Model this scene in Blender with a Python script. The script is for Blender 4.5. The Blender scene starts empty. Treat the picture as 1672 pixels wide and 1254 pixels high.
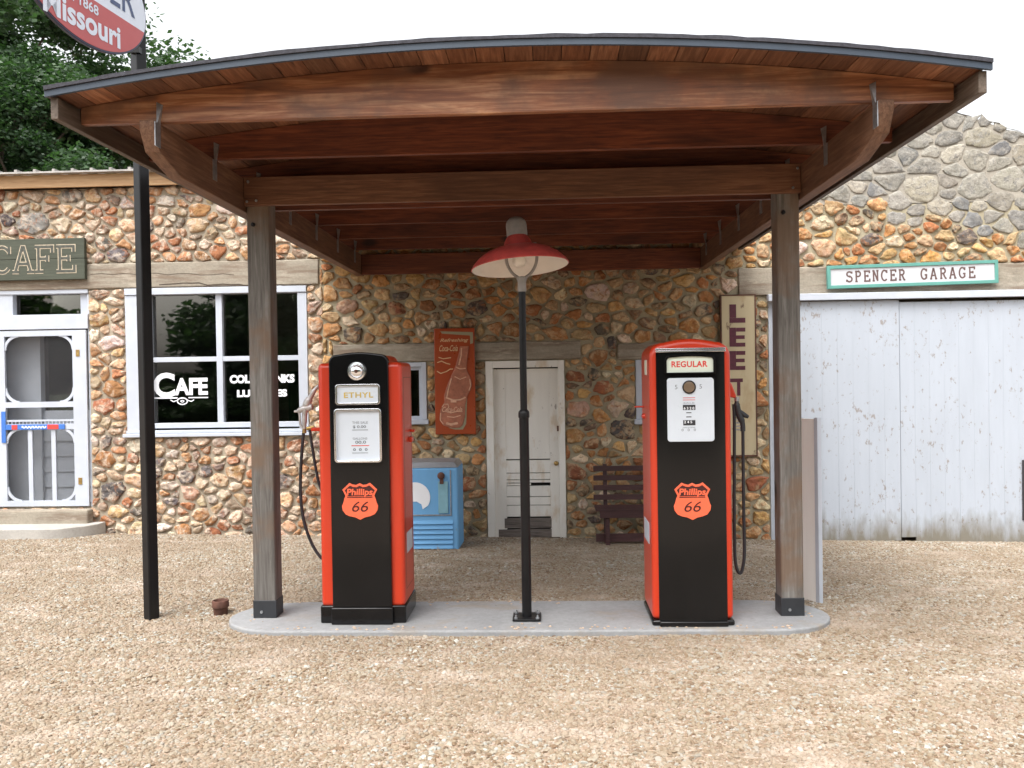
import bpy, bmesh, math, random
import numpy as np
from mathutils import Vector, Matrix, Euler, noise as mnoise

random.seed(7)
rng = np.random.default_rng(7)
scene = bpy.context.scene
COL = scene.collection

# ------------------------------------------------------------------ camera
F = 1400.0
CAM = Vector((0, 0, 1.63))
YAW, PITCH, ROLL = 0.0407, 0.0100, -0.0155
ROT = (Matrix.Rotation(YAW, 3, 'Z') @ Matrix.Rotation(math.pi / 2 - PITCH, 3, 'X') @ Matrix.Rotation(ROLL, 3, 'Z'))
cd = bpy.data.cameras.new("camera")
cam = bpy.data.objects.new("camera", cd)
COL.objects.link(cam)
cam.matrix_world = Matrix.Translation(CAM) @ ROT.to_4x4()
cd.sensor_width = 36.0
cd.lens = 36.0 * F / 1672.0
cd.clip_start = 0.05
cd.clip_end = 2000
scene.camera = cam

# ------------------------------------------------------------------ light
SUN_EL, SUN_AZ = math.radians(62), math.radians(208)      # azimuth clockwise from +Y: behind and left of the camera
w = bpy.data.worlds.new("World")
scene.world = w
w.use_nodes = True
nt = w.node_tree
sky = nt.nodes.new("ShaderNodeTexSky")
sky.sky_type = 'NISHITA'
sky.sun_disc = False
sky.sun_elevation = SUN_EL
sky.sun_rotation = SUN_AZ
sky.air_density = 1.2
sky.dust_density = 6.0
hs = nt.nodes.new("ShaderNodeHueSaturation")
hs.inputs["Saturation"].default_value = 0.14
bg = nt.nodes["Background"]
nt.links.new(sky.outputs[0], hs.inputs["Color"])
nt.links.new(hs.outputs[0], bg.inputs[0])
bg.inputs[1].default_value = 0.15
sl = bpy.data.lights.new("sun", 'SUN')
sl.energy = 0.5
sl.angle = math.radians(25)
sl.color = (1.0, 0.93, 0.84)
so = bpy.data.objects.new("sun", sl)
COL.objects.link(so)
sdir = Vector((math.sin(SUN_AZ) * math.cos(SUN_EL), math.cos(SUN_AZ) * math.cos(SUN_EL), math.sin(SUN_EL)))
so.rotation_euler = sdir.to_track_quat('Z', 'Y').to_euler()
scene.view_settings.view_transform = 'Standard'
scene.view_settings.look = 'None'
scene.view_settings.gamma = 1
scene.view_settings.exposure = 1.5
scene.cycles.max_bounces = 8
scene.cycles.transparent_max_bounces = 12
scene.cycles.use_denoising = True


# ------------------------------------------------------------------ survey helpers (pixel on a known plane -> metres)
def P(u, v, Y):
    d = ROT @ Vector(((u - 836) / F, -(v - 627) / F, -1))
    return CAM + d * (Y / d.y)


def X_(u, v, Y): return P(u, v, Y).x
def Z_(u, v, Y): return P(u, v, Y).z


def R_(u0, v0, u1, v1, Y):
    um, vm = (u0 + u1) / 2, (v0 + v1) / 2
    return X_(u0, vm, Y), X_(u1, vm, Y), Z_(um, v1, Y), Z_(um, v0, Y)


WY = 9.1      # front of the stone walls
ISL = 0.08    # top of the island
GN = 0.03     # gravel level near
GW = -0.09    # gravel level at the walls


def gwall(x): return -.105 - .0175 * max(-8, min(8, x))      # the yard falls towards the garage


def gz(y, x=0.0):
    if y < 5.9: return GN
    t = min(1.0, (y - 5.9) / (WY - 5.9))
    return GN + (gwall(x) - GN) * t


# ------------------------------------------------------------------ mesh helpers
class MB:
    def __init__(s):
        s.v = []; s.f = []; s.c = []; s.cc = None

    def add(s, vs, fs, col=None):
        o = len(s.v)
        s.v += [tuple(p) for p in vs]
        s.f += [tuple(i + o for i in f) for f in fs]
        s.c += [col or s.cc or (1, 1, 1, 1)] * len(fs)
        return s

    def box(s, x0, x1, y0, y1, z0, z1, col=None):
        vs = [(x0, y0, z0), (x1, y0, z0), (x1, y1, z0), (x0, y1, z0), (x0, y0, z1), (x1, y0, z1), (x1, y1, z1), (x0, y1, z1)]
        return s.add(vs, [(0, 3, 2, 1), (4, 5, 6, 7), (0, 1, 5, 4), (1, 2, 6, 5), (2, 3, 7, 6), (3, 0, 4, 7)], col)

    def hexa(s, a, b, off, col=None):
        # a, b: lists of 4 points (ring a then ring b)
        vs = list(a) + list(b)
        return s.add(vs, [(0, 3, 2, 1), (4, 5, 6, 7), (0, 1, 5, 4), (1, 2, 6, 5), (2, 3, 7, 6), (3, 0, 4, 7)], col)

    def bar(s, p, q, w_, h_, up=(0, 0, 1), col=None):
        p, q = Vector(p), Vector(q)
        d = (q - p).normalized(); u = Vector(up)
        r = d.cross(u)
        if r.length < 1e-4: r = d.cross(Vector((0, 1, 0)))
        r.normalize(); u = r.cross(d).normalized()
        A = [p + r * sx * w_ / 2 + u * sz * h_ / 2 for sx, sz in ((-1, -1), (1, -1), (1, 1), (-1, 1))]
        B = [x + (q - p) for x in A]
        vs = A + B
        return s.add(vs, [(0, 1, 2, 3), (7, 6, 5, 4), (0, 4, 5, 1), (1, 5, 6, 2), (2, 6, 7, 3), (3, 7, 4, 0)], col)

    def prism(s, poly, O, U, V, N, depth, col=None):
        """polygon (2D, ccw) in plane O,U,V extruded along N by depth"""
        O, U, V, N = Vector(O), Vector(U), Vector(V), Vector(N)
        n = len(poly)
        A = [O + U * a + V * b for a, b in poly]
        B = [p + N * depth for p in A]
        fs = [tuple(range(n - 1, -1, -1)), tuple(range(n, 2 * n))]
        fs += [(i, (i + 1) % n, n + (i + 1) % n, n + i) for i in range(n)]
        return s.add(A + B, fs, col)

    def ring(s, outer, inner, O, U, V, N, depth, col=None):
        O, U, V, N = Vector(O), Vector(U), Vector(V), Vector(N)
        n = len(outer)
        vs = []
        for poly, d in ((outer, 0), (inner, 0), (outer, depth), (inner, depth)):
            vs += [O + U * a + V * b + N * d for a, b in poly]
        fs = []
        for i in range(n):
            j = (i + 1) % n
            fs += [(i, n + i, n + j, j), (2 * n + i, 2 * n + j, 3 * n + j, 3 * n + i),
                   (i, j, 2 * n + j, 2 * n + i), (n + i, 3 * n + i, 3 * n + j, n + j)]
        return s.add(vs, fs, col)

    def tube(s, pts, r, n=12, caps=True, col=None):
        pts = [Vector(p) for p in pts]
        rs = r if isinstance(r, (list, tuple)) else [r] * len(pts)
        vs = []; fs = []
        ref = None
        for i, p in enumerate(pts):
            d = (pts[min(i + 1, len(pts) - 1)] - pts[max(i - 1, 0)]).normalized()
            if ref is None:
                ref = Vector((0, 1, 0)) if abs(d.y) < .9 else Vector((1, 0, 0))
            a = d.cross(ref).normalized(); b = d.cross(a).normalized()
            ref = b.cross(d) if False else ref
            for k in range(n):
                t = 2 * math.pi * k / n
                vs.append(p + (a * math.cos(t) + b * math.sin(t)) * rs[i])
        for i in range(len(pts) - 1):
            for k in range(n):
                k2 = (k + 1) % n
                fs.append((i * n + k, i * n + k2, (i + 1) * n + k2, (i + 1) * n + k))
        if caps:
            fs.append(tuple(range(n - 1, -1, -1)))
            fs.append(tuple((len(pts) - 1) * n + k for k in range(n)))
        return s.add(vs, fs, col)

    def lathe(s, prof, c, axis='Z', n=40, col=None, closed=False):
        """profile [(r,h)...] around axis through c"""
        c = Vector(c)
        ax = {'Z': (Vector((1, 0, 0)), Vector((0, 1, 0)), Vector((0, 0, 1))),
              'Y': (Vector((1, 0, 0)), Vector((0, 0, 1)), Vector((0, -1, 0))),
              'X': (Vector((0, 1, 0)), Vector((0, 0, 1)), Vector((1, 0, 0)))}[axis] if isinstance(axis, str) else axis
        a, b, d = ax
        vs = []; fs = []
        for r, h in prof:
            for k in range(n):
                t = 2 * math.pi * k / n
                vs.append(c + (a * math.cos(t) + b * math.sin(t)) * max(r, 1e-4) + d * h)
        m = len(prof)
        for i in range(m - 1):
            for k in range(n):
                k2 = (k + 1) % n
                fs.append((i * n + k, i * n + k2, (i + 1) * n + k2, (i + 1) * n + k))
        return s.add(vs, fs, col)


ALLMESH = []


def build(name, mb, mat, parent=None, bevel=0, seg=2, smooth=None, colattr=False, recalc=True, root=None):
    """link mb (world coordinates) as one mesh object; under a parent it is moved to the parent's frame"""
    me = bpy.data.meshes.new(name)
    off = Vector((0, 0, 0))
    p = parent
    while p is not None:
        off += p.location
        p = p.parent
    me.from_pydata([(x - off.x, y - off.y, z - off.z) for x, y, z in mb.v], [], mb.f)
    if colattr:
        at = me.color_attributes.new("Col", 'FLOAT_COLOR', 'CORNER')
        cols = np.empty((len(me.loops), 4), dtype=np.float32)
        k = 0
        for f, c in zip(mb.f, mb.c):
            cols[k:k + len(f)] = c; k += len(f)
        at.data.foreach_set("color", cols.ravel())
    if recalc:
        bm = bmesh.new(); bm.from_mesh(me)
        bmesh.ops.recalc_face_normals(bm, faces=bm.faces)
        bm.to_mesh(me); bm.free()
    me.materials.append(mat)
    o = bpy.data.objects.new(name, me)
    COL.objects.link(o)
    if parent is not None: o.parent = parent
    if smooth is not None:
        me.shade_smooth()
        me.set_sharp_from_angle(angle=math.radians(smooth))
    if bevel:
        md = o.modifiers.new("bevel", 'BEVEL')
        md.width = bevel; md.segments = seg; md.limit_method = 'ANGLE'; md.angle_limit = math.radians(35)
        if smooth is None:
            me.shade_smooth(); me.set_sharp_from_angle(angle=math.radians(40))
            md.harden_normals = False
    return o


def thing(name, loc, label, cat, group=None, kind=None):
    o = bpy.data.objects.new(name, None)
    o.empty_display_size = .1
    COL.objects.link(o)
    o.location = loc
    o["label"] = label; o["category"] = cat
    if group: o["group"] = group
    if kind: o["kind"] = kind
    return o


def tag(o, label, cat, group=None, kind=None):
    o["label"] = label; o["category"] = cat
    if group: o["group"] = group
    if kind: o["kind"] = kind
    return o


def rrect(x0, x1, z0, z1, r, n=6):
    pts = []
    for cx, cz, a0 in ((x1 - r, z0 + r, -90), (x1 - r, z1 - r, 0), (x0 + r, z1 - r, 90), (x0 + r, z0 + r, 180)):
        for k in range(n + 1):
            a = math.radians(a0 + 90 * k / n)
            pts.append((cx + r * math.cos(a), cz + r * math.sin(a)))
    return pts


def curve_pts(ctrl, n=8):
    """Catmull-Rom"""
    c = [Vector(p) for p in ctrl]
    c = [c[0] * 2 - c[1]] + c + [c[-1] * 2 - c[-2]]
    out = []
    for i in range(1, len(c) - 2):
        for k in range(n):
            t = k / n
            a, b, d, e = c[i - 1], c[i], c[i + 1], c[i + 2]
            out.append(0.5 * ((2 * b) + (d - a) * t + (2 * a - 5 * b + 4 * d - e) * t * t + (3 * b - a - 3 * d + e) * t ** 3))
    out.append(c[-2])
    return out


# ------------------------------------------------------------------ materials
def nodes(name):
    m = bpy.data.materials.new(name)
    m.use_nodes = True
    nt = m.node_tree
    return m, nt, nt.nodes["Principled BSDF"]


def nd(nt, typ, **kw):
    n = nt.nodes.new(typ)
    for k, v in kw.items():
        if k.startswith("i_"):
            n.inputs[k[2:].replace("_", " ")].default_value = v
        else:
            setattr(n, k, v)
    return n


def ramp(nt, src, stops, interp='LINEAR'):
    r = nt.nodes.new("ShaderNodeValToRGB")
    r.color_ramp.interpolation = interp
    el = r.color_ramp.elements
    while len(el) > 1: el.remove(el[-1])
    el[0].position = stops[0][0]; el[0].color = (*stops[0][1], 1) if len(stops[0][1]) == 3 else stops[0][1]
    for p, c in stops[1:]:
        e = el.new(p); e.color = (*c, 1) if len(c) == 3 else c
    nt.links.new(src, r.inputs[0])
    return r.outputs[0]


def mapping(nt, scale=(1, 1, 1), coord="Object", loc=(0, 0, 0)):
    tc = nt.nodes.new("ShaderNodeTexCoord")
    mp = nt.nodes.new("ShaderNodeMapping")
    mp.inputs["Scale"].default_value = scale
    mp.inputs["Location"].default_value = loc
    nt.links.new(tc.outputs[coord], mp.inputs[0])
    return mp.outputs[0]


def noise(nt, vec, scale, detail=4, rough=.6, dist=0):
    n = nd(nt, "ShaderNodeTexNoise")
    n.inputs["Scale"].default_value = scale
    n.inputs["Detail"].default_value = detail
    n.inputs["Roughness"].default_value = rough
    n.inputs["Distortion"].default_value = dist
    nt.links.new(vec, n.inputs["Vector"])
    return n.outputs["Fac"]


def mix(nt, fac, a, b, mode='MIX'):
    m = nt.nodes.new("ShaderNodeMix")
    m.data_type = 'RGBA'; m.blend_type = mode
    for sock, val in ((m.inputs[0], fac), (m.inputs[6], a), (m.inputs[7], b)):
        if isinstance(val, (int, float)): sock.default_value = val
        elif isinstance(val, tuple): sock.default_value = (*val, 1) if len(val) == 3 else val
        else: nt.links.new(val, sock)
    return m.outputs[2]


def bump(nt, bsdf, h, strength=.3, dist=.01):
    b = nt.nodes.new("ShaderNodeBump")
    b.inputs["Strength"].default_value = strength
    b.inputs["Distance"].default_value = dist
    nt.links.new(h, b.inputs["Height"])
    nt.links.new(b.outputs[0], bsdf.inputs["Normal"])


def plain(name, c, rough=.5, metal=0, coat=0, var=.12, vs=6, bmp=0, bs=60, spec=None, rv=.25):
    m, nt, b = nodes(name)
    v = mapping(nt)
    n = noise(nt, v, vs, 5)
    lo = tuple(x * (1 - var) for x in c); hi = tuple(min(1, x * (1 + var)) for x in c)
    nt.links.new(ramp(nt, n, [(.3, lo), (.7, hi)]), b.inputs["Base Color"])
    b.inputs["Roughness"].default_value = rough
    b.inputs["Metallic"].default_value = metal
    b.inputs["Coat Weight"].default_value = coat
    b.inputs["Coat Roughness"].default_value = .05
    if spec is not None: b.inputs["Specular IOR Level"].default_value = spec
    rr = nt.nodes.new("ShaderNodeMapRange")
    rr.inputs["To Min"].default_value = max(.02, rough * (1 - rv)); rr.inputs["To Max"].default_value = min(1, rough * (1 + rv))
    nt.links.new(noise(nt, v, vs * 3.1, 3), rr.inputs["Value"]); nt.links.new(rr.outputs[0], b.inputs["Roughness"])
    if bmp: bump(nt, b, noise(nt, v, bs, 4), bmp, .004)
    return m


def wood(name, axis, c_dark, c_mid, c_light, rough=.65, grain=26, knots=True, seed=0, bmp=.35, attr=False, patch=None, kn=2.3):
    m, nt, b = nodes(name)
    st = [1, 1, 1]; st['XYZ'.index(axis)] = .06
    v = mapping(nt, tuple(st), loc=(seed * 3.7, seed * 1.3, seed * 2.1))
    g = noise(nt, v, grain * 2.4, 6, .65, .6)
    st2 = [1, 1, 1]; st2['XYZ'.index(axis)] = .22
    v2 = mapping(nt, tuple(st2), loc=(seed * 1.7, seed * 2.3, seed * .9))
    big = noise(nt, v2, 3.4, 4, .6, .8)
    col = ramp(nt, g, [(.28, c_dark), (.5, c_mid), (.72, c_light)])
    col = mix(nt, ramp(nt, big, [(.35, (.0, .0, .0)), (.7, (.75, .75, .75))]), col, c_dark, 'MIX')
    if knots:
        vo = nd(nt, "ShaderNodeTexVoronoi"); vo.inputs["Scale"].default_value = kn
        st3 = [1, 1, 1]; st3['XYZ'.index(axis)] = .5
        nt.links.new(mapping(nt, tuple(st3), loc=(seed, 0, seed)), vo.inputs["Vector"])
        k = ramp(nt, vo.outputs["Distance"], [(.0, (1, 1, 1)), (.07, (.9, .9, .9)), (.13, (0, 0, 0))])
        col = mix(nt, k, col, tuple(x * .4 for x in c_dark))
    if patch:
        pv = noise(nt, mapping(nt, (1, 1, 1), loc=(seed, seed, 0)), 2.2, 5, .6)
        col = mix(nt, ramp(nt, pv, [(.48, (0, 0, 0)), (.62, (.8, .8, .8))]), col, patch)
    if attr:
        a = nd(nt, "ShaderNodeVertexColor"); a.layer_name = "Col"
        col = mix(nt, 1.0, col, a.outputs[0], 'MULTIPLY')
    nt.links.new(col, b.inputs["Base Color"])
    b.inputs["Roughness"].default_value = rough
    bump(nt, b, g, bmp, .004)
    return m


def emis_free(name, c, rough=.5): return plain(name, c, rough, var=.04)


M = {}
M['beam'] = wood("shaded_beam", 'X', (.035, .007, .0025), (.15, .034, .010), (.26, .075, .026), seed=1, rough=.55)  # inner timbers, darker copy of the wood: under-roof shade put into the colour
M['beam_front'] = wood("front_rafter_wood", 'X', (.075, .02, .007), (.30, .11, .042), (.62, .34, .18), seed=4, rough=.5, grain=13, patch=(.115, .055, .032), kn=3.4)
M['beam_y'] = wood("side_beam_wood", 'Y', (.065, .028, .013), (.17, .082, .045), (.27, .155, .095), seed=2, rough=.6)
M['deck'] = wood("deck_plank_wood", 'Y', (.055, .019, .008), (.16, .06, .026), (.27, .13, .068), seed=3, attr=True, rough=.6, knots=False)
M['post'] = wood("weathered_post_wood", 'Z', (.065, .057, .05), (.165, .155, .142), (.28, .27, .255), seed=5, rough=.8, patch=(.15, .095, .06), grain=20)
M['fascia_w'] = wood("weathered_fascia_wood", 'Y', (.05, .034, .024), (.12, .09, .066), (.19, .15, .12), seed=6)
M['pine'] = wood("new_pine", 'X', (.30, .165, .075), (.44, .28, .145), (.52, .36, .21), seed=7, rough=.7, bmp=.15)
M['black_metal'] = plain("black_metal_paint", (.008, .008, .009), .35, var=.3, coat=.0, spec=.3)
M['boot'] = plain("dark_steel_boot", (.022, .024, .028), .5, var=.2)
M['galv'] = plain("galvanized_steel", (.42, .44, .46), .42, metal=.85, var=.25, vs=30)
M['chrome'] = plain("chrome", (.86, .87, .90), .2, metal=1, var=.04)
M['red'] = plain("pump_red_enamel", (.52, .036, .010), .32, coat=.25, var=.03, vs=2, rv=.08)
M['pblack'] = plain("pump_black_enamel", (.006, .006, .0065), .15, coat=.0, var=.2, vs=2, rv=.1, spec=.35)
M['white_e'] = plain("dial_white_enamel", (.60, .65, .71), .3, var=.03)
M['cream_e'] = plain("cream_glass_panel", (.66, .72, .62), .3, var=.03)
M['rubber'] = plain("hose_rubber", (.018, .018, .022), .45, var=.2)
M['brass'] = plain("dull_brass", (.40, .27, .10), .4, metal=.8, var=.3, vs=40)
M['alu'] = plain("cast_aluminium", (.48, .46, .45), .45, metal=.55, var=.15, vs=25)
M['salmon'] = plain("emblem_orange", (.85, .135, .06), .45, var=.04)
M['dark_ink'] = plain("emblem_dark", (.05, .008, .006), .5, var=.1)
M['ink'] = plain("black_print", (.03, .03, .035), .5)
M['greyink'] = plain("faded_print", (.16, .18, .20), .6)
M['redink'] = plain("red_print", (.62, .05, .04), .5)
M['gold'] = plain("gold_print", (.55, .40, .08), .5)
M['lamp_red'] = plain("lamp_red_enamel", (.42, .058, .05), .42, coat=.15, var=.25, vs=14)
M['lamp_white'] = plain("lamp_white_enamel", (.74, .70, .64), .4, var=.05)
M['lamp_grey'] = plain("lamp_grey_porcelain", (.23, .215, .205), .5, var=.15, vs=20)
M['trim'] = plain("white_trim_paint", (.45, .485, .55), .5, var=.06, vs=5, bmp=.06, bs=90)
M['blue_paint'] = plain("blue_bar_paint", (.05, .16, .50), .4)
M['green_sign'] = wood("green_sign_board", 'X', (.036, .042, .027), (.056, .064, .044), (.08, .088, .062), seed=9, knots=False, rough=.7, bmp=.2)
M['rout'] = plain("routed_wood_edge", (.45, .38, .28), .8, var=.25, vs=40)
M['rout_dark'] = plain("routed_letter_face", (.065, .068, .055), .7, var=.3, vs=30)
M['teal'] = plain("teal_frame_paint", (.10, .29, .25), .5, var=.08)
M['sign_white'] = plain("sign_white_paint", (.52, .53, .56), .5, var=.04)
M['sign_letter'] = plain("brown_letter_paint", (.11, .065, .06), .6)
M['maroon'] = plain("maroon_letter_paint", (.085, .012, .028), .6, var=.25, vs=30)
M['bench'] = wood("maroon_bench_paint", 'X', (.035, .014, .014), (.065, .027, .027), (.09, .04, .04), seed=11, knots=False, rough=.55, bmp=.15)
M['disc_red'] = plain("sign_red_paint", (.50, .085, .085), .4, var=.04)
M['disc_white'] = plain("sign_white_face", (.72, .76, .84), .4, var=.03)
M['navy'] = plain("navy_rim_paint", (.03, .03, .07), .4)
M['navy2'] = plain("navy_letter_paint", (.07, .10, .20), .5)
M['flash'] = plain("blue_grey_flashing", (.032, .047, .070), .5, metal=.0, var=.15, vs=4)
M['shingle'] = plain("dark_shingle", (.035, .035, .045), .9, var=.4, vs=40, bmp=.6, bs=80)
M['roofmetal'] = plain("weathered_roof_metal", (.35, .33, .31), .5, metal=.5, var=.25, vs=8)
M['dark_crack'] = plain("dark_crack", (.05, .035, .025), .9)
M['dark_in'] = plain("dark_interior", (.05, .048, .045), .9)
M['curtain'] = plain("green_curtain", (.10, .17, .11), .9)
M['greydoor'] = plain("grey_inner_door", (.48, .52, .58), .6, var=.08)
M['win_white'] = plain("window_letter_white", (.80, .82, .86), .5, var=.03)


def concrete(name, c, crack=0, scale=5, bm_=.25):
    m, nt, b = nodes(name)
    v = mapping(nt)
    n = noise(nt, v, scale, 6, .65)
    n2 = noise(nt, v, scale * 14, 5, .7)
    col = ramp(nt, n, [(.3, tuple(x * .72 for x in c)), (.55, c), (.75, tuple(min(1, x * 1.15) for x in c))])
    col = mix(nt, .35, col, ramp(nt, n2, [(.35, tuple(x * .7 for x in c)), (.65, tuple(min(1, x * 1.2) for x in c))]))
    if crack:
        st = noise(nt, mapping(nt, (.35, 1, 3.2)), 4.0, 7, .68)
        col = mix(nt, ramp(nt, st, [(.46, (0, 0, 0)), (.6, (.75, .75, .75))]), col, (.17, .12, .085))
        n5 = noise(nt, mapping(nt, (.5, 1, 2), loc=(4, 1, 2)), 7.0, 5, .65)
        col = mix(nt, ramp(nt, n5, [(.56, (0, 0, 0)), (.66, (.6, .6, .6))]), col, (.42, .37, .30))
    nt.links.new(col, b.inputs["Base Color"])
    b.inputs["Roughness"].default_value = .88
    bump(nt, b, n2, bm_, .006)
    return m


def slab_mat():
    m = concrete("island_concrete", (.265, .27, .275), scale=2.2)
    nt = m.node_tree; b = nt.nodes["Principled BSDF"]
    src = b.inputs["Base Color"].links[0].from_socket
    st = noise(nt, mapping(nt, (1, 1.5, 1), loc=(2, 0, 0)), 2.6, 5, .6)
    c = mix(nt, ramp(nt, st, [(.54, (0, 0, 0)), (.68, (.5, .5, .5))]), src, (.26, .20, .135))
    sp = noise(nt, mapping(nt, loc=(7, 1, 0)), 34, 3, .6)
    c = mix(nt, ramp(nt, sp, [(.68, (0, 0, 0)), (.74, (.6, .6, .6))]), c, (.10, .09, .08))
    nt.links.new(c, b.inputs["Base Color"])
    return m


M["slab"] = slab_mat()
M['lintel'] = concrete("stained_lintel_concrete", (.30, .265, .21), crack=1, scale=3, bm_=.6)
M['mortar'] = concrete("wall_mortar", (.40, .345, .265), scale=6, bm_=1.0)
M['mortar2'] = concrete("gable_mortar", (.35, .32, .27), scale=4, bm_=.9)
M['step'] = concrete("step_concrete", (.40, .38, .35), scale=3)


def stone_mat(name, cream, rust, amt=.55):
    m, nt, b = nodes(name)
    v = mapping(nt)
    a = nd(nt, "ShaderNodeVertexColor"); a.layer_name = "Col"
    n1 = noise(nt, v, 8, 7, .68, .6)
    n2 = noise(nt, v, 30, 7, .72)
    n3 = noise(nt, mapping(nt, loc=(5, 3, 1)), 13, 6, .7, .8)
    n4 = noise(nt, mapping(nt, (1, 1, 1.7), loc=(2, 8, 4)), 26, 5, .65, .4)
    col = mix(nt, ramp(nt, n1, [(.47, (0, 0, 0)), (.58, (amt, amt, amt))]), a.outputs[0], cream)
    col = mix(nt, ramp(nt, n3, [(.53, (0, 0, 0)), (.62, (.7, .7, .7))]), col, rust)
    col = mix(nt, .6, col, ramp(nt, n2, [(.3, (.5, .5, .5)), (.52, (1, 1, 1)), (.75, (1.3, 1.3, 1.3))]), 'MULTIPLY')
    col = mix(nt, ramp(nt, n4, [(.64, (0, 0, 0)), (.70, (.75, .75, .75))]), col, tuple(c * .3 for c in rust))
    nt.links.new(col, b.inputs["Base Color"])
    b.inputs["Roughness"].default_value = .8
    bump(nt, b, mix(nt, .5, n2, n1), 1.0, .03)
    return m


M['stone'] = stone_mat("rubble_stone", (.66, .55, .44), (.34, .135, .055), .7)
M['stone2'] = stone_mat("golden_rubble_stone", (.62, .46, .28), (.36, .14, .045), .55)
M['mortar_g'] = concrete("olive_wall_mortar", (.38, .335, .235), scale=6, bm_=1.0)
M['limestone'] = stone_mat("limestone_block", (.39, .365, .32), (.17, .165, .16), .6)


def gravel_ground():
    m, nt, b = nodes("gravel_bed")
    v = mapping(nt)
    vo = nd(nt, "ShaderNodeTexVoronoi"); vo.inputs["Scale"].default_value = 55
    nt.links.new(v, vo.inputs["Vector"])
    col = ramp(nt, vo.outputs["Color"], [(0, (.17, .11, .07)), (.35, (.28, .205, .145)), (.6, (.34, .265, .195)), (.85, (.39, .33, .28)), (1, (.44, .40, .37))])
    big = noise(nt, v, 1.1, 4)
    col = mix(nt, ramp(nt, big, [(.35, (0, 0, 0)), (.7, (.4, .4, .4))]), col, (.28, .20, .135))
    nt.links.new(col, b.inputs["Base Color"])
    b.inputs["Roughness"].default_value = .9
    inv = nd(nt, "ShaderNodeMath", operation='SUBTRACT'); inv.inputs[0].default_value = 1
    nt.links.new(vo.outputs["Distance"], inv.inputs[1])
    bump(nt, b, inv.outputs[0], .8, .01)
    return m


M['gravel_bed'] = gravel_ground()


def pebble_mat():
    m, nt, b = nodes("gravel_pebble")
    oi = nd(nt, "ShaderNodeObjectInfo")
    col = ramp(nt, oi.outputs["Random"], [(0, (0.103, 0.071, 0.045)), (.05, (0.155, 0.094, 0.052)), (.15, (0.200, 0.139, 0.085)), (.3, (0.236, 0.184, 0.124)), (.5, (0.266, 0.217, 0.153)),
                                          (.68, (0.288, 0.244, 0.183)), (.84, (0.317, 0.289, 0.232)), (.94, (0.295, 0.304, 0.281)), (1, (0.436, 0.436, 0.402))])
    lc = nd(nt, "ShaderNodeMapping"); lc.inputs["Scale"].default_value = (1, 1.8, 1)
    nt.links.new(oi.outputs["Location"], lc.inputs[0])
    pn = noise(nt, lc.outputs[0], .9, 5, .6)
    col = mix(nt, ramp(nt, pn, [(.42, (0, 0, 0)), (.64, (.7, .7, .7))]), col, (.235, .18, .125))
    pn2 = noise(nt, lc.outputs[0], 2.3, 3, .6)
    col = mix(nt, ramp(nt, pn2, [(.52, (0, 0, 0)), (.72, (.45, .45, .45))]), col, (.50, .43, .37))
    v = mapping(nt)
    col = mix(nt, .4, col, ramp(nt, noise(nt, v, 90, 3), [(.3, (.7, .65, .6)), (.7, (1.1, 1.08, 1.05))]), 'MULTIPLY')
    nt.links.new(col, b.inputs["Base Color"])
    b.inputs["Roughness"].default_value = .75
    return m


M['pebble'] = pebble_mat()


def old_white(name, chips=.5, dirt_z=None, dirt_h=.2, base=(.70, .73, .79), under=(.25, .22, .2), cs=14, stain=None):
    m, nt, b = nodes(name)
    v = mapping(nt)
    vs_ = mapping(nt, (1, 1, .55))
    n = noise(nt, vs_, cs, 7, .7)
    big = noise(nt, v, 1.6, 4)
    thr = .72 - chips * .1
    col = mix(nt, ramp(nt, noise(nt, mapping(nt, (1, 1, .15)), 9, 4), [(.3, (0, 0, 0)), (.7, (.6, .6, .6))]), base, tuple(x * .88 for x in base))
    a = nd(nt, "ShaderNodeMath", operation='MULTIPLY_ADD'); a.inputs[1].default_value = .30
    nt.links.new(big, a.inputs[0]); nt.links.new(n, a.inputs[2])
    col = mix(nt, ramp(nt, a.outputs[0], [(thr + .09, (0, 0, 0)), (thr + .14, (.85, .85, .85))]), col, under)
    if stain:
        s_ = noise(nt, mapping(nt, (1, 1, .4), loc=(3, 1, 2)), 5, 5, .6)
        col = mix(nt, ramp(nt, s_, [(.56, (0, 0, 0)), (.7, (.6, .6, .6))]), col, stain)
    if dirt_z is not None:
        tc = nd(nt, "ShaderNodeNewGeometry"); sp = nd(nt, "ShaderNodeSeparateXYZ")
        nt.links.new(tc.outputs["Position"], sp.inputs[0])
        dn = noise(nt, mapping(nt, (1, 1, .3)), 11, 5, .6)
        ma = nd(nt, "ShaderNodeMath", operation='MULTIPLY_ADD'); ma.inputs[1].default_value = -dirt_h * 2.6
        nt.links.new(dn, ma.inputs[0]); nt.links.new(sp.outputs[2], ma.inputs[2])
        mr = nd(nt, "ShaderNodeMapRange")
        mr.inputs["From Min"].default_value = dirt_z - dirt_h * 1.25; mr.inputs["From Max"].default_value = dirt_z + dirt_h * .1
        mr.inputs["To Min"].default_value = .92; mr.inputs["To Max"].default_value = 0
        nt.links.new(ma.outputs[0], mr.inputs["Value"])
        col = mix(nt, mr.outputs[0], col, (.17, .15, .11))
    nt.links.new(col, b.inputs["Base Color"])
    b.inputs["Roughness"].default_value = .7
    bump(nt, b, n, .25, .004)
    return m


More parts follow.
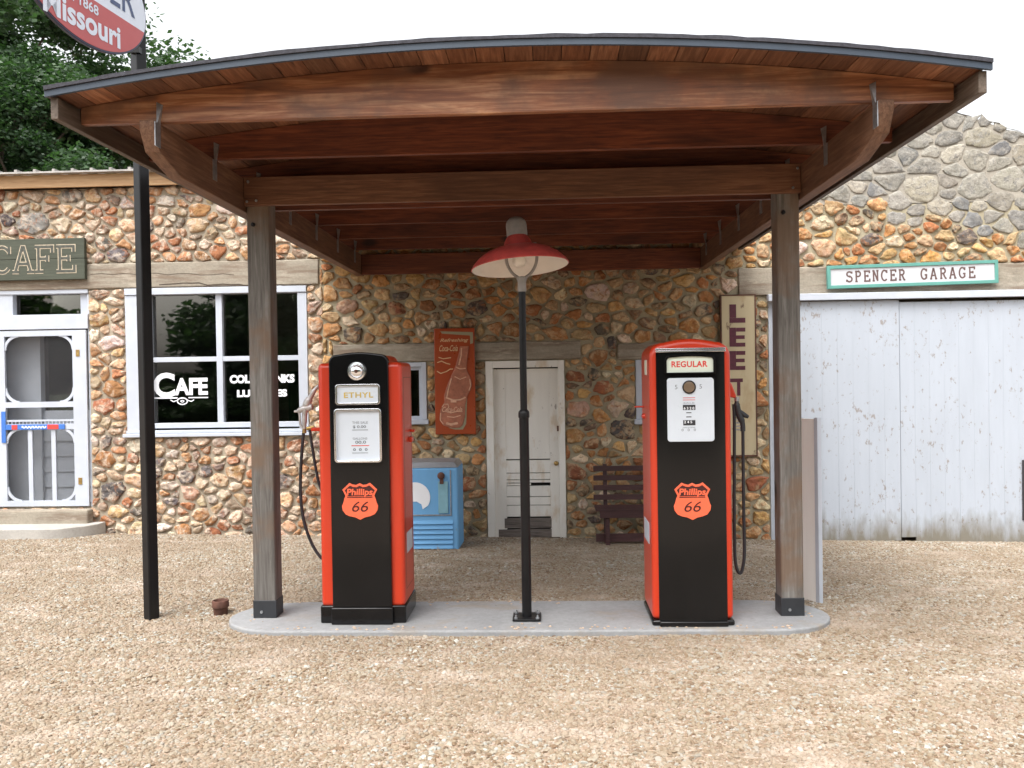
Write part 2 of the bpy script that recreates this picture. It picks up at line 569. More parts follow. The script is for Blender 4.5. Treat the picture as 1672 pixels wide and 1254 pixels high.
M['gdoor'] = old_white("garage_door_paint", .72, GW - .06, .22, base=(.41, .45, .51), cs=20)
M['odoor'] = old_white("peeling_door_paint", .0, None, base=(.78, .76, .71), cs=22, stain=(.50, .34, .16))
M['bare'] = wood("bare_grey_wood", 'X', (.06, .05, .045), (.20, .17, .15), (.34, .31, .28), seed=13, knots=False, rough=.9, bmp=.9)
M['cream_rust'] = old_white("cream_sign_paint", .35, base=(.50, .42, .27), under=(.13, .07, .05), cs=10, stain=(.34, .22, .11))
M['board_white'] = old_white("white_board_paint", .0, base=(.90, .90, .86), under=(.45, .42, .38), cs=8)
M['lid_metal'] = plain("cooler_lid_metal", (.36, .38, .41), .4, metal=.5, var=.15)
M['blue_cooler'] = old_white("worn_blue_enamel", .12, base=(.15, .38, .66), under=(.2, .14, .1), cs=9)
M['pale_blue'] = plain("pale_blue_panel", (.22, .42, .50), .4, var=.15)
M['rust'] = plain("rusty_iron", (.095, .040, .026), .85, var=.45, vs=12, bmp=.5)
M['rustred'] = plain("bottle_sign_red", (.33, .055, .013), .3, var=.10, vs=5)
M['bottle1'] = plain("bottle_brown", (.36, .13, .075), .4, var=.3, vs=18)
M['bottle2'] = plain("bottle_highlight", (.62, .36, .24), .4, var=.25, vs=30)
M['olive'] = plain("sign_shadow_olive", (.30, .27, .17), .5)
M['screen_txt'] = plain("cream_script", (.62, .40, .22), .5)


def glass(name, tint=(.6, .65, .62), ior=1.95):
    m = bpy.data.materials.new(name); m.use_nodes = True
    nt = m.node_tree
    nt.nodes.remove(nt.nodes["Principled BSDF"])
    out = nt.nodes["Material Output"]
    tr = nd(nt, "ShaderNodeBsdfTransparent"); tr.inputs[0].default_value = (*tint, 1)
    gl = nd(nt, "ShaderNodeBsdfGlossy"); gl.inputs["Roughness"].default_value = .015
    gl.inputs[0].default_value = (.98, .90, .85, 1)
    v = mapping(nt)
    bp = nd(nt, "ShaderNodeBump"); bp.inputs["Strength"].default_value = .05; bp.inputs["Distance"].default_value = .02
    nt.links.new(noise(nt, v, 1.8, 2), bp.inputs["Height"]); nt.links.new(bp.outputs[0], gl.inputs["Normal"])
    fr = nd(nt, "ShaderNodeFresnel"); fr.inputs[0].default_value = ior
    mx = nd(nt, "ShaderNodeMixShader")
    nt.links.new(fr.outputs[0], mx.inputs[0]); nt.links.new(tr.outputs[0], mx.inputs[1]); nt.links.new(gl.outputs[0], mx.inputs[2])
    nt.links.new(mx.outputs[0], out.inputs[0])
    return m


M['glass'] = glass("window_glass")


def screen_mat():
    m = bpy.data.materials.new("insect_screen"); m.use_nodes = True
    nt = m.node_tree
    b = nt.nodes["Principled BSDF"]; b.inputs["Base Color"].default_value = (.05, .05, .055, 1); b.inputs["Roughness"].default_value = .6
    tr = nd(nt, "ShaderNodeBsdfTransparent")
    mx = nd(nt, "ShaderNodeMixShader"); mx.inputs[0].default_value = .22
    nt.links.new(tr.outputs[0], mx.inputs[1]); nt.links.new(b.outputs[0], mx.inputs[2])
    nt.links.new(mx.outputs[0], nt.nodes["Material Output"].inputs[0])
    return m


M['screen'] = screen_mat()


def leaf_mat(name, a_, b_, c_):
    m, nt, b = nodes(name)
    at = nd(nt, "ShaderNodeVertexColor"); at.layer_name = "Col"
    sep = nd(nt, "ShaderNodeSeparateColor"); nt.links.new(at.outputs[0], sep.inputs[0])
    nt.links.new(ramp(nt, sep.outputs[0], [(0, a_), (.5, b_), (1, c_)]), b.inputs["Base Color"])
    b.inputs["Roughness"].default_value = .55
    tl = nd(nt, "ShaderNodeBsdfTranslucent"); tl.inputs[0].default_value = (c_[0] * 1.3, c_[1] * 1.6, c_[2], 1)
    mx = nd(nt, "ShaderNodeMixShader"); mx.inputs[0].default_value = .25
    out = nt.nodes["Material Output"]
    nt.links.new(b.outputs[0], mx.inputs[1]); nt.links.new(tl.outputs[0], mx.inputs[2]); nt.links.new(mx.outputs[0], out.inputs[0])
    return m


M['leaf'] = leaf_mat("leaf_green", (.008, .022, .009), (.020, .052, .017), (.052, .108, .034))
M['bark'] = plain("bark", (.08, .06, .045), .9, var=.4, vs=10, bmp=.8, bs=20)


# ------------------------------------------------------------------ lettering
FX, FZ, FN = Vector((1, 0, 0)), Vector((0, 0, 1)), Vector((0, -1, 0))


def text_mb(mb, s, O, U, V, N, w_=None, h_=None, bold=0.0, shear=0.0, ext=.0015, space=1.0, center=True, smallcaps=0):
    cu = bpy.data.curves.new("t", 'FONT')
    cu.body = s; cu.size = 1; cu.offset = bold; cu.shear = shear; cu.space_character = space
    cu.extrude = 0; cu.resolution_u = 4
    o = bpy.data.objects.new("t", cu)
    me = bpy.data.meshes.new_from_object(o)
    co = np.array([v.co[:] for v in me.vertices]); fs = [tuple(p.vertices) for p in me.polygons]
    # boundary edges for side walls
    bpy.data.objects.remove(o); bpy.data.curves.remove(cu); bpy.data.meshes.remove(me)
    mn, mxx = co.min(0), co.max(0)
    size = mxx - mn
    sx = w_ / size[0] if w_ else None
    sz = h_ / size[1] if h_ else None
    if sx is None: sx = sz
    if sz is None: sz = sx
    c = (mn + mxx) / 2 if center else mn
    O, U, V, N = Vector(O), Vector(U), Vector(V), Vector(N)
    vs = [O + U * float((p[0] - c[0]) * sx) + V * float((p[1] - c[1]) * sz) + N * ext for p in co]
    mb.add(vs, fs)
    return mb


def stroke(mb, pts, wd, O, U, V, N, ext, closed=False):
    """a flat ribbon polyline with mitre joints, lying ext above the plane"""
    p = [Vector((a, b)) for a, b in pts]
    n = len(p); L = []; Rr = []
    for i in range(n):
        a = p[i - 1] if i > 0 else (p[-2] if closed else None)
        c = p[i + 1] if i < n - 1 else (p[1] if closed else None)
        d1 = (p[i] - a).normalized() if a is not None else None
        d2 = (c - p[i]).normalized() if c is not None else None
        d1 = d1 or d2; d2 = d2 or d1
        t = (d1 + d2)
        t = t.normalized() if t.length > 1e-5 else d1
        nn = Vector((-t.y, t.x)); k = max(.5, nn.dot(Vector((-d1.y, d1.x))))
        L.append(p[i] + nn * wd / 2 / k); Rr.append(p[i] - nn * wd / 2 / k)
    O, U, V, N = Vector(O), Vector(U), Vector(V), Vector(N)
    vs = [O + U * q.x + V * q.y + N * ext for q in L + Rr]
    fs = [(i, n + i, n + i + 1, i + 1) for i in range(n - 1)]
    return mb.add(vs, fs)


def arc(cx, cy, rx, ry, a0, a1, n=10):
    return [(cx + rx * math.cos(math.radians(a0 + (a1 - a0) * k / n)), cy + ry * math.sin(math.radians(a0 + (a1 - a0) * k / n))) for k in range(n + 1)]


GL = {  # slab-serif letters in a 0.8 x 1 box
    'S': [arc(.4, .74, .30, .22, 20, 270, 12) + arc(.4, .27, .31, .25, 90, -160, 12), [(.70, .98), (.70, .78)], [(.08, .02), (.08, .24)]],
    'P': [[(.18, 0), (.18, 1)], [(.04, .03), (.34, .03)], [(.04, .97), (.42, .97)] + arc(.42, .73, .26, .24, 90, -90, 8) + [(.18, .49)]],
    'R': [[(.18, 0), (.18, 1)], [(.04, .03), (.33, .03)], [(.04, .97), (.42, .97)] + arc(.42, .74, .25, .23, 90, -90, 8) + [(.18, .51)], [(.42, .5), (.68, .03), (.82, .03)]],
    'E': [[(.18, 0), (.18, 1)], [(.04, .97), (.72, .97), (.72, .76)], [(.18, .52), (.52, .52)], [(.52, .64), (.52, .40)], [(.04, .03), (.74, .03), (.74, .26)]],
    'F': [[(.18, 0), (.18, 1)], [(.04, .97), (.72, .97), (.72, .74)], [(.18, .52), (.52, .52)], [(.52, .64), (.52, .40)], [(.04, .03), (.36, .03)]],
    'N': [[(.16, 0), (.16, 1)], [(.02, .97), (.2, .97), (.64, .03)], [(.64, 0), (.64, 1)], [(.02, .03), (.3, .03)], [(.5, .97), (.78, .97)]],
    'C': [arc(.42, .5, .34, .48, 42, 318, 18), [(.70, 1.0), (.70, .72)]],
    'G': [arc(.42, .5, .34, .48, 42, 330, 18), [(.70, 1.0), (.70, .72)], [(.48, .42), (.80, .42)], [(.68, .42), (.68, .06)]],
    'A': [[(.1, .03), (.38, .97), (.44, .97), (.70, .03)], [(.2, .34), (.6, .34)], [(-.02, .03), (.24, .03)], [(.56, .03), (.84, .03)]],
}


def slab_text(mb, s, x, z, w_, h_, gap, sw, O, N, ext, U=FX, V=FZ):
    k = 0
    for ch in s:
        if ch != ' ':
            for i, st in enumerate(GL[ch]):
                stroke(mb, [(x + a / .8 * w_, z + b * h_) for a, b in st], sw, O, U, V, N, ext + .0002 * i)
        x += w_ + gap
        k += 1
    return mb


# ================================================================== SETTING
g = MB()
ys = [-80, 0, 3, 5.9, 7.5, 9.1, 80]
xs = [-80, -8, 8, 80]
for y in ys:
    for x in xs: g.v.append((x, y, gz(y, x)))
for j in range(len(ys) - 1):
    for i in range(len(xs) - 1):
        a = j * len(xs) + i
        g.f.append((a, a + 1, a + 1 + len(xs), a + len(xs))); g.c.append((1, 1, 1, 1))
ground = build("ground", g, M['gravel_bed'])
ground["kind"] = "structure"

lawn = MB().add([(-80, -80, GN + .004), (80, -80, GN + .004), (80, -7, GN + .004), (-80, -7, GN + .004)], [(0, 1, 2, 3)])
lawn = build("grass_verge", lawn, plain("verge_grass", (.05, .075, .028), .9, var=.5, vs=3))
lawn["kind"] = "structure"

# concrete island (stadium plan)
iy0, iy1 = 5.19, 5.88
ix0, ix1 = X_(375, 1013, 5.5), X_(1355, 1013, 5.5)
rr = (iy1 - iy0) / 2; cy = (iy0 + iy1) / 2
out = [(ix1 - .42 + .42 * math.cos(math.radians(a)), cy + rr * math.sin(math.radians(a))) for a in range(-90, 91, 10)] + \
      [(ix0 + .42 + .42 * math.cos(math.radians(a)), cy + rr * math.sin(math.radians(a))) for a in range(90, 271, 10)]
mb = MB().prism(out, (0, 0, -.1), (1, 0, 0), (0, 1, 0), (0, 0, 1), ISL + .1)
isl = build("pavement", mb, M['slab'], bevel=.012, seg=3)
isl["kind"] = "structure"


# ------------------------------------------------------------------ rubble stones
def clip(poly, a, b, c):
    """keep a*x+b*y<=c"""
    out = []
    n = len(poly)
    for i in range(n):
        p, q = poly[i], poly[(i + 1) % n]
        dp = a * p[0] + b * p[1] - c; dq = a * q[0] + b * q[1] - c
        if dp <= 0: out.append(p)
        if (dp < 0 < dq) or (dq < 0 < dp):
            t = dp / (dp - dq)
            out.append((p[0] + (q[0] - p[0]) * t, p[1] + (q[1] - p[1]) * t))
    return out


def stones(region, holes, rmin, rmax, power, gap, Yf, palette, h0, h1, aniso=.74, tries=9000, clipfn=None, seed=1, rough_out=.10, jit=.5, second=None, fixed=()):
    """power-diagram rubble: returns MB with one lumpy stone per cell"""
    R = random.Random(seed)
    x0, x1, z0, z1 = region
    sites = []
    rbig = max([rmax] + ([second['r'][1]] if second else []) + [f_[2] for f_ in fixed])
    cell = rbig
    grid = {}

    def near(x, z, rad):
        i0, i1 = int((x - rad) // cell), int((x + rad) // cell)
        j0, j1 = int((z - rad) // cell), int((z + rad) // cell)
        for i in range(i0, i1 + 1):
            for j in range(j0, j1 + 1):
                for s in grid.get((i, j), ()): yield s
    Z0, Z1 = z0 / aniso, z1 / aniso
    own = {}
    for fx, fz, fr, fc in fixed:
        s_ = (fx, fz / aniso, fr)
        sites.append(s_); own[s_] = fc; grid.setdefault((int(s_[0] // cell), int(s_[1] // cell)), []).append(s_)
    for t in range(tries):
        frac = t / tries
        x = R.uniform(x0, x1); z = R.uniform(Z0, Z1)
        zz = z * aniso
        k2 = bool(second and second['where'](x, zz))
        lo, hi, pw_ = (second['r']) if k2 else (rmin, rmax, power)
        r = lo + (hi - lo) * (R.random() ** pw_) * (1 - .75 * frac)
        if any(a - .0 < x < b + .0 and c < zz < d for a, b, c, d in holes): continue
        if clipfn and not clipfn(x, zz): continue
        if any((s[0] - x) ** 2 + (s[1] - z) ** 2 < ((s[2] + r) * .98) ** 2 for s in near(x, z, rbig + r)): continue
        s = (x, z, r)
        sites.append(s); grid.setdefault((int(x // cell), int(z // cell)), []).append(s)
    mb1 = MB(); mb2 = MB()
    for x, z, r in sites:
        B = r + rbig * 1.2
        k2 = bool(second and second['where'](x, z * aniso))
        poly = [(x - B, z - B), (x + B, z - B), (x + B, z + B), (x - B, z + B)]
        poly = [(max(x0, min(x1, a)), max(Z0, min(Z1, b))) for a, b in poly]
        for (qx, qz, qr) in near(x, z, B + rbig):
            if qx == x and qz == z: continue
            dx, dz = qx - x, qz - z
            L = math.hypot(dx, dz)
            if L > 2.2 * B: continue
            m = (L * L + r * r - qr * qr) / (2 * L) - gap / 2 * (.3 if k2 else R.choice((.5, .8, 1, 1.3)))
            ux, uz = dx / L, dz / L
            poly = clip(poly, ux, uz, ux * x + uz * z + m)
            if len(poly) < 3: break
        if len(poly) < 3: continue
        for a, b, c, d in holes:
            c_, d_ = c / aniso, d / aniso
            # separating side that holds the site
            sides = []
            if x <= a: sides.append((a - x, (1, 0, a - .006)))
            if x >= b: sides.append((x - b, (-1, 0, -b - .006)))
            if z <= c_: sides.append((c_ - z, (0, 1, c_ - .006)))
            if z >= d_: sides.append((z - d_, (0, -1, -d_ - .006)))
            if sides:
                s_ = max(sides)[1]
                if any(a < px < b and c_ < pz < d_ for px, pz in poly) or (min(p[0] for p in poly) < b and max(p[0] for p in poly) > a and min(p[1] for p in poly) < d_ and max(p[1] for p in poly) > c_):
                    poly = clip(poly, *s_)
            if len(poly) < 3: break
        if len(poly) < 3: continue
        poly = [(a, b * aniso) for a, b in poly]
        # area check
        A = sum(poly[i - 1][0] * poly[i][1] - poly[i][0] * poly[i - 1][1] for i in range(len(poly))) / 2
        if A < 0: poly.reverse(); A = -A
        if A < .0007: continue
        # chaikin
        for _ in range(1 if (k2 or R.random() < .55) else 2):
            q = []
            for i in range(len(poly)):
                a, b = poly[i], poly[(i + 1) % len(poly)]
                q += [(a[0] * .75 + b[0] * .25, a[1] * .75 + b[1] * .25), (a[0] * .25 + b[0] * .75, a[1] * .25 + b[1] * .75)]
            poly = q
        if k2: top = second['top']; poly = [(a, min(b, top(a))) for a, b in poly]
        if len(poly) > 26: poly = poly[::2]
        q = []
        for i in range(len(poly)):
            a, b = poly[i], poly[(i + 1) % len(poly)]
            q.append(a)
            if math.hypot(a[0] - b[0], a[1] - b[1]) > .03: q.append(((a[0] + b[0]) / 2, (a[1] + b[1]) / 2))
        poly = q
        wa = .35 if k2 else 1
        pw2 = []
        for a, b in poly:
            q_ = Vector((a * 8.5, b * 8.5, seed))
            q2 = Vector((a * 27, b * 27, seed + 4))
            a2 = a + wa * (.022 * mnoise.noise(q_) + .009 * mnoise.noise(q2))
            b2 = b + wa * (.020 * mnoise.noise(q_ + Vector((31, 7, 0))) + .009 * mnoise.noise(q2 + Vector((11, 5, 0))))
            if any(h_[0] - .01 < a2 < h_[1] + .01 and h_[2] - .01 < b2 < h_[3] + .01 for h_ in holes): a2, b2 = a, b
            pw2.append((a2, b2))
        poly = pw2
        n = len(poly)
        cx = sum(p[0] for p in poly) / n; cz = sum(p[1] for p in poly) / n
        ph = [R.uniform(0, 6.28) for _ in range(3)]
        sz = math.sqrt(A)
        rad = [1 + rough_out * (math.sin(3 * 6.283 * i / n + ph[0]) * .5 + math.sin(5 * 6.283 * i / n + ph[1]) * .4) - R.random() * rough_out for i in range(n)]
        h = min(h1, h0 + sz * R.uniform(.10, .28)) * (.38 if k2 else 1)
        tx, tz = R.uniform(-.5, .5) * h / sz, R.uniform(-.5, .5) * h / sz
        vs = []
        rings = ((1.0, -.3), (.99, .3), (.935, .70), (.81, .90), (.56, .98), (.28, 1.01))
        for k, (sc, hh) in enumerate(rings):
            for i, (a, b) in enumerate(poly):
                rk = 1 + (rad[i] - 1) * sc ** 2
                dx, dz = (a - cx) * rk * sc, (b - cz) * rk * sc
                y = h * hh + ((dx * tx + dz * tz) if k > 1 else 0)
                if k > 0:
                    q_ = Vector((cx + dx, cz + dz, ph[0]))
                    y += h * (.55 * mnoise.noise(q_ * 17) + .38 * mnoise.noise(q_ * 41)) * (.6 if k == 1 else 1) * jit * 2
                vs.append((cx + dx, Yf - y, cz + dz))
        vs.append((cx, Yf - h * (1.04 + R.uniform(-.1, .1)), cz))
        fs = []
        for k in range(len(rings) - 1):
            for i in range(n):
                j = (i + 1) % n
                fs.append((k * n + i, k * n + j, (k + 1) * n + j, (k + 1) * n + i))
        t = len(vs) - 1; k = len(rings) - 1
        fs += [(k * n + i, k * n + (i + 1) % n, t) for i in range(n)]
        pal_ = second['pal'] if k2 else palette
        c = R.choices(pal_, [p[3] for p in pal_])[0]
        if (x, z, r) in own: c = own[(x, z, r)]
        f = R.uniform(.66, 1.12)
        (mb2 if k2 else mb1).add(vs, fs, (c[0] * f, c[1] * f * (R.uniform(.98, 1.02) if k2 else R.uniform(.93, 1.07)), c[2] * f * (R.uniform(.95, 1.03) if k2 else R.uniform(.9, 1.1)), 1))
    return (mb1, mb2) if second else mb1


PAL = [(.47, .24, .11, 5), (.56, .36, .20, 4.5), (.38, .15, .065, 3.6), (.62, .47, .33, 4), (.66, .57, .48, 2.6), (.27, .19, .14, 2.6), (.16, .135, .125, 1.4), (.44, .33, .22, 2.8)]
PAL2 = [(.47, .225, .075, 5), (.55, .32, .125, 4.5), (.36, .14, .05, 4), (.58, .40, .22, 3.5), (.64, .52, .38, 2.2), (.22, .14, .085, 3), (.12, .095, .08, 2), (.42, .28, .14, 2.8)]
LPAL = [(.31, .29, .25, 5), (.275, .265, .24, 4), (.18, .18, .18, 2.6), (.35, .315, .255, 3), (.25, .235, .20, 2)]


def wall_with_holes(mb, x0, x1, z0, z1, holes, y0, y1):
    xs = sorted({x0, x1, *[h[0] for h in holes], *[h[1] for h in holes]})
    zs = sorted({z0, z1, *[h[2] for h in holes], *[h[3] for h in holes]})
    xs = [x for x in xs if x0 <= x <= x1]; zs = [z for z in zs if z0 <= z <= z1]
    nx, nz = len(xs), len(zs)
    solid = [[not any(h[0] <= (xs[i] + xs[i + 1]) / 2 <= h[1] and h[2] <= (zs[j] + zs[j + 1]) / 2 <= h[3] for h in holes) for j in range(nz - 1)] for i in range(nx - 1)]
    idx = {}

    def V(i, j, s):
        k = (i, j, s)
        if k not in idx:
            idx[k] = len(mb.v); mb.v.append((xs[i], y1 if s else y0, zs[j]))
        return idx[k]

    def Fq(*q): mb.f.append(q); mb.c.append((1, 1, 1, 1))
    for i in range(nx - 1):
        for j in range(nz - 1):
            if not solid[i][j]: continue
            Fq(V(i, j, 0), V(i + 1, j, 0), V(i + 1, j + 1, 0), V(i, j + 1, 0))
            Fq(V(i, j, 1), V(i, j + 1, 1), V(i + 1, j + 1, 1), V(i + 1, j, 1))
            if i == 0 or not solid[i - 1][j]: Fq(V(i, j, 0), V(i, j + 1, 0), V(i, j + 1, 1), V(i, j, 1))
            if i == nx - 2 or not solid[i + 1][j]: Fq(V(i + 1, j, 0), V(i + 1, j, 1), V(i + 1, j + 1, 1), V(i + 1, j + 1, 0))
            if j == 0 or not solid[i][j - 1]: Fq(V(i, j, 0), V(i, j, 1), V(i + 1, j, 1), V(i + 1, j, 0))
            if j == nz - 2 or not solid[i][j + 1]: Fq(V(i, j + 1, 0), V(i + 1, j + 1, 0), V(i + 1, j + 1, 1), V(i, j + 1, 1))
    return mb


def FIX(lst): return [(X_(u, v, WY), Z_(u, v, WY), r * WY / F, c) for u, v, r, c in lst]


GRY, DGR, ORB, TAN, CRM, RST, PNK = (.20, .185, .17), (.09, .08, .078), (.36, .17, .06), (.44, .27, .12), (.62, .52, .43), (.30, .10, .045), (.52, .32, .22)
XS = X_(524, 600, WY)                       # corner where the cafe wall meets the garage wall
CL, CR = -9.2, XS
ZT = Z_(150, 308, WY)
cdoor = R_(-26, 470, 148, 828, WY)
cwin = R_(207, 469, 503, 712, WY)
clint = R_(90, 428, 524, 469, WY); clint = (X_(-60, 430, WY), XS - .002, clint[2], clint[3])
swin = R_(598, 592, 697, 693, WY)
mdoor = R_(795, 589, 923, 880, WY); mdoor = (mdoor[0], mdoor[1], GW - .1, mdoor[3])
mlint = R_(545, 560, 948, 589, WY)
rwin = R_(1038, 587, 1118, 692, WY)
rlint = R_(1008, 560, 1175, 586, WY)
gdoor = R_(1256, 479, 1672, 882, WY); gdoor = (gdoor[0], 7.6, GW - .18, gdoor[3])
glint = R_(1205, 434, 1672, 479, WY); glint = (glint[0], 7.9, glint[2], glint[3])
GZT = 3.95

# ---- cafe building
cafe = thing("cafe_building", ((CL + CR) / 2, WY + 2.5, GW), "low rubble stone cafe with white window, screen door and pine roof edge at left", "building")
TH = .35
mb = wall_with_holes(MB(), CL, CR, GW - .3, ZT, [cdoor, cwin], WY, WY + TH)
mb.box(CL, CL + .3, WY + TH, WY + 5, GW - .3, ZT).box(CL + .3, CR, WY + 4.7, WY + 5, GW - .3, ZT)
build("wall", mb, M['mortar'], cafe)
mb = stones((CL, XS + .03, GW - .1, ZT), [cdoor, cwin, clint], .040, .120, 1.35, .021, WY, PAL, .012, .034, tries=20000, seed=3,
            fixed=FIX([(55, 365, 27, GRY), (12, 361, 11, DGR), (186, 636, 19, ORB), (184, 803, 22, DGR), (160, 522, 16, TAN), (377, 335, 24, CRM), (172, 662, 18, RST), (168, 397, 13, DGR), (193, 418, 17, GRY), (180, 560, 18, CRM), (330, 420, 13, ORB), (240, 345, 14, RST), (310, 400, 12, TAN), (172, 750, 18, ORB), (385, 770, 16, TAN), (300, 865, 15, ORB), (345, 870, 14, RST), (310, 805, 15, PNK), (250, 770, 13, DGR)]))
build("stone_facing", mb, M['stone'], cafe, smooth=50, colattr=True, recalc=False)
mb = MB().box(clint[0], clint[1], WY - .03, WY, clint[2], clint[3])
li_ = build("lintel", mb, M['lintel'], cafe, bevel=.012, seg=2)
mb = MB(); Rl = random.Random(5)
pz = [(X_(262 + 13 * i, 460, WY), Z_(262 + 13 * i, 466 - 2.5 * math.exp(-((i - 4.2) / 2.5) ** 2) - Rl.uniform(-1.6, 1.6), WY)) for i in range(20)]
stroke(mb, pz, .011, (0, WY - .0315, 0), FX, FZ, FN, 0)
pz = [(X_(150 + 18 * i, 445, WY), Z_(150 + 18 * i, 448 + Rl.uniform(-1.5, 1.5), WY)) for i in range(14)]
stroke(mb, pz, .005, (0, WY - .0315, 0), FX, FZ, FN, 0)
build("crack", mb, M['dark_crack'], li_, recalc=False)
mb = MB().box(CL, CR, WY + .002, WY + 5, ZT + .12, ZT + .15)
for k in range(60):
    x = CL + .1 + k * .205
    if x < CR + .1: mb.box(x, x + .03, WY - .2, WY + 5, ZT + .15, ZT + .175)
mb.box(CL, CR + .25, WY - .2, WY - .12, ZT + .132, ZT + .15)
build("roof", mb, M['roofmetal'], cafe)
mb = MB().box(CL, CR + .2, WY - .12, WY - .09, ZT - .005, ZT + .13)
build("fascia_board", mb, M['pine'], cafe, bevel=.003)
mb = MB().box(CL, CR + .2, WY - .09, WY + .002, ZT + .06, ZT + .118)
build("soffit", mb, M['pine'], cafe)
build("floor", MB().box(CL + .3, CR, WY + TH, WY + 4.7, GW - .1, GW + .12), M['dark_in'], cafe)
build("partition", MB().box(X_(175, 600, 9.5), X_(175, 600, 9.5) + .1, WY + TH, WY + 4.7, GW + .12, ZT), M['dark_in'], cafe)

# cafe window: frame, panes, sill, lettering
wx0, wx1, wz0, wz1 = cwin
zf = lambda v: Z_(355, v, WY)
xf = lambda u: X_(u, 590, WY)
fr = MB()
yf = WY - .02
fr.box(wx0, xf(247) , yf, WY + .10, wz0 + .02, wz1 - .075)
fr.box(wx0, wx1, yf - .012, WY + .10, wz1 - .07, wz1)
fr.box(xf(488), wx1, yf, WY + .10, wz0 + .02, wz1 - .075)
fr.box(xf(247), xf(488), yf + .02, WY + .10, zf(690) - .055, zf(690))
wf = build("window_frame", fr, M['trim'], cafe, bevel=.004)
mu = MB().box(xf(353), xf(363), yf + .03, WY + .075, zf(690), wz1 - .07)
mu.box(xf(247), xf(353) , yf + .033, WY + .075, zf(590), zf(582)).box(xf(363), xf(488), yf + .033, WY + .075, zf(590), zf(582))
build("muntin", mu, M['trim'], wf, bevel=.003)
sl_ = MB().box(wx0 - .03, wx1 + .02, WY - .07, WY + .02, wz0, wz0 + .035).box(wx0, wx1, WY - .045, WY + .02, wz0 + .037, wz0 + .07)
build("window_sill", sl_, M['trim'], cafe, bevel=.005)
GY = WY + .06
gp = MB()
for a, b, c, d in ((xf(247), xf(353), zf(690), zf(590)), (xf(363), xf(488), zf(690), zf(590)), (xf(247), xf(353), zf(582), wz1 - .07), (xf(363), xf(488), zf(582), wz1 - .07)):
    gp.box(a, b, GY, GY + .004, c, d)
build("window_pane", gp, M['glass'], wf)
LY = GY - .003
tm = MB()
def flush_tm(nm="window_lettering"):
    global tm
    build(nm, tm, M['win_white'], wf, recalc=False); tm = MB()
text_mb(tm, "C", (X_(268, 629, GY), LY, Z_(268, 629, GY)), FX, FZ, FN, X_(285, 629, GY) - X_(250, 629, GY), Z_(268, 608, GY) - Z_(268, 649, GY), bold=.035, ext=0)
text_mb(tm, "AFE", (X_(312, 631, GY), LY, Z_(312, 631, GY)), FX, FZ, FN, X_(340, 629, GY) - X_(285, 629, GY), Z_(268, 617, GY) - Z_(268, 645, GY), bold=.04, ext=.0004)
flush_tm()
zc = Z_(295, 649.5, GY)
stroke(tm, [(X_(251, 650, GY), zc), (X_(290, 650, GY), zc)], .014, (0, LY, 0), FX, FZ, FN, .0002)
stroke(tm, [(X_(308, 650, GY), zc), (X_(340, 650, GY), zc)], .012, (0, LY, 0), FX, FZ, FN, .0002)
cxx, czz = X_(298, 655, GY), Z_(298, 655, GY)
stroke(tm, [(cxx + a * .055, czz + b * .035) for a, b in arc(0, 0, 1, 1, 0, 360, 20)], .012, (0, LY, 0), FX, FZ, FN, .0006, closed=True)
stroke(tm, arc(cxx, czz, .018, .010, 0, 360, 12), .008, (0, LY, 0), FX, FZ, FN, .0008, closed=True)
stroke(tm, [(cxx - .13, czz + .015), (cxx - .10, czz - .004), (cxx - .06, czz + .008), (cxx - .03, czz + .034)], .010, (0, LY, 0), FX, FZ, FN, .001)
stroke(tm, [(cxx + .13, czz + .015), (cxx + .10, czz - .004), (cxx + .06, czz + .008), (cxx + .03, czz + .034)], .010, (0, LY, 0), FX, FZ, FN, .001)
flush_tm("window_flourish")
text_mb(tm, "COLD DRINKS", (X_(428, 618, GY), LY, Z_(428, 618.5, GY)), FX, FZ, FN, X_(481, 618, GY) - X_(375, 618, GY), Z_(428, 611.5, GY) - Z_(428, 625.5, GY), bold=.06, ext=0)
flush_tm()
text_mb(tm, "LUNCHES", (X_(428, 642, GY), LY, Z_(428, 642, GY)), FX, FZ, FN, X_(469, 618, GY) - X_(387, 618, GY), Z_(428, 636.5, GY) - Z_(428, 648.5, GY), bold=.06, ext=0)
build("window_lettering", tm, M['win_white'], wf, recalc=False)
cu_ = MB()
for k in range(14):
    x = X_(470, 640, 9.6) + k * .03
    cu_.box(x, x + .03, 9.62 + .015 * (k % 2), 9.63 + .015 * (k % 2), Z_(470, 690, 9.6), Z_(470, 606, 9.6))
build("curtain", cu_, M['curtain'], cafe)
cb = MB()
cb.box(X_(300, 640, 10.2), X_(350, 640, 10.2), 10.2, 10.5, GW + .1, Z_(320, 600, 10.2)).box(X_(250, 640, 10.6), X_(460, 640, 10.6), 10.6, 10.9, GW + .1, 1.0)
build("counter", cb, plain("interior_shelf", (.16, .15, .13), .7), cafe)

# cafe entrance
dx0, dx1, dz0, dz1 = cdoor
zd = lambda v: Z_(70, v, WY)
xd = lambda u: X_(u, 650, WY)
jb = MB()
jb.box(dx0, dx0 + .10, WY - .01, WY + .14, dz0, dz1).box(xd(132), dx1 - .02, WY + .03, WY + .14, zd(538), dz1 - .07)
jb.box(dx0 + .10, dx1, WY - .015, WY + .14, dz1 - .07, dz1)
jb.box(dx0 + .10, dx1, WY - .03, WY + .10, zd(538), zd(514))
jb.box(dx0 + .10, xd(24), WY, WY + .10, zd(514), dz1 - .07)
jb.box(dx1 - .018, dx1, WY, WY + .14, dz0, dz1 - .075)
cjf = build("door_frame", jb, M['trim'], cafe, bevel=.004)
build("transom_pane", MB().box(xd(24), xd(132), WY + .07, WY + .074, zd(514), dz1 - .07), M['glass'], cjf)

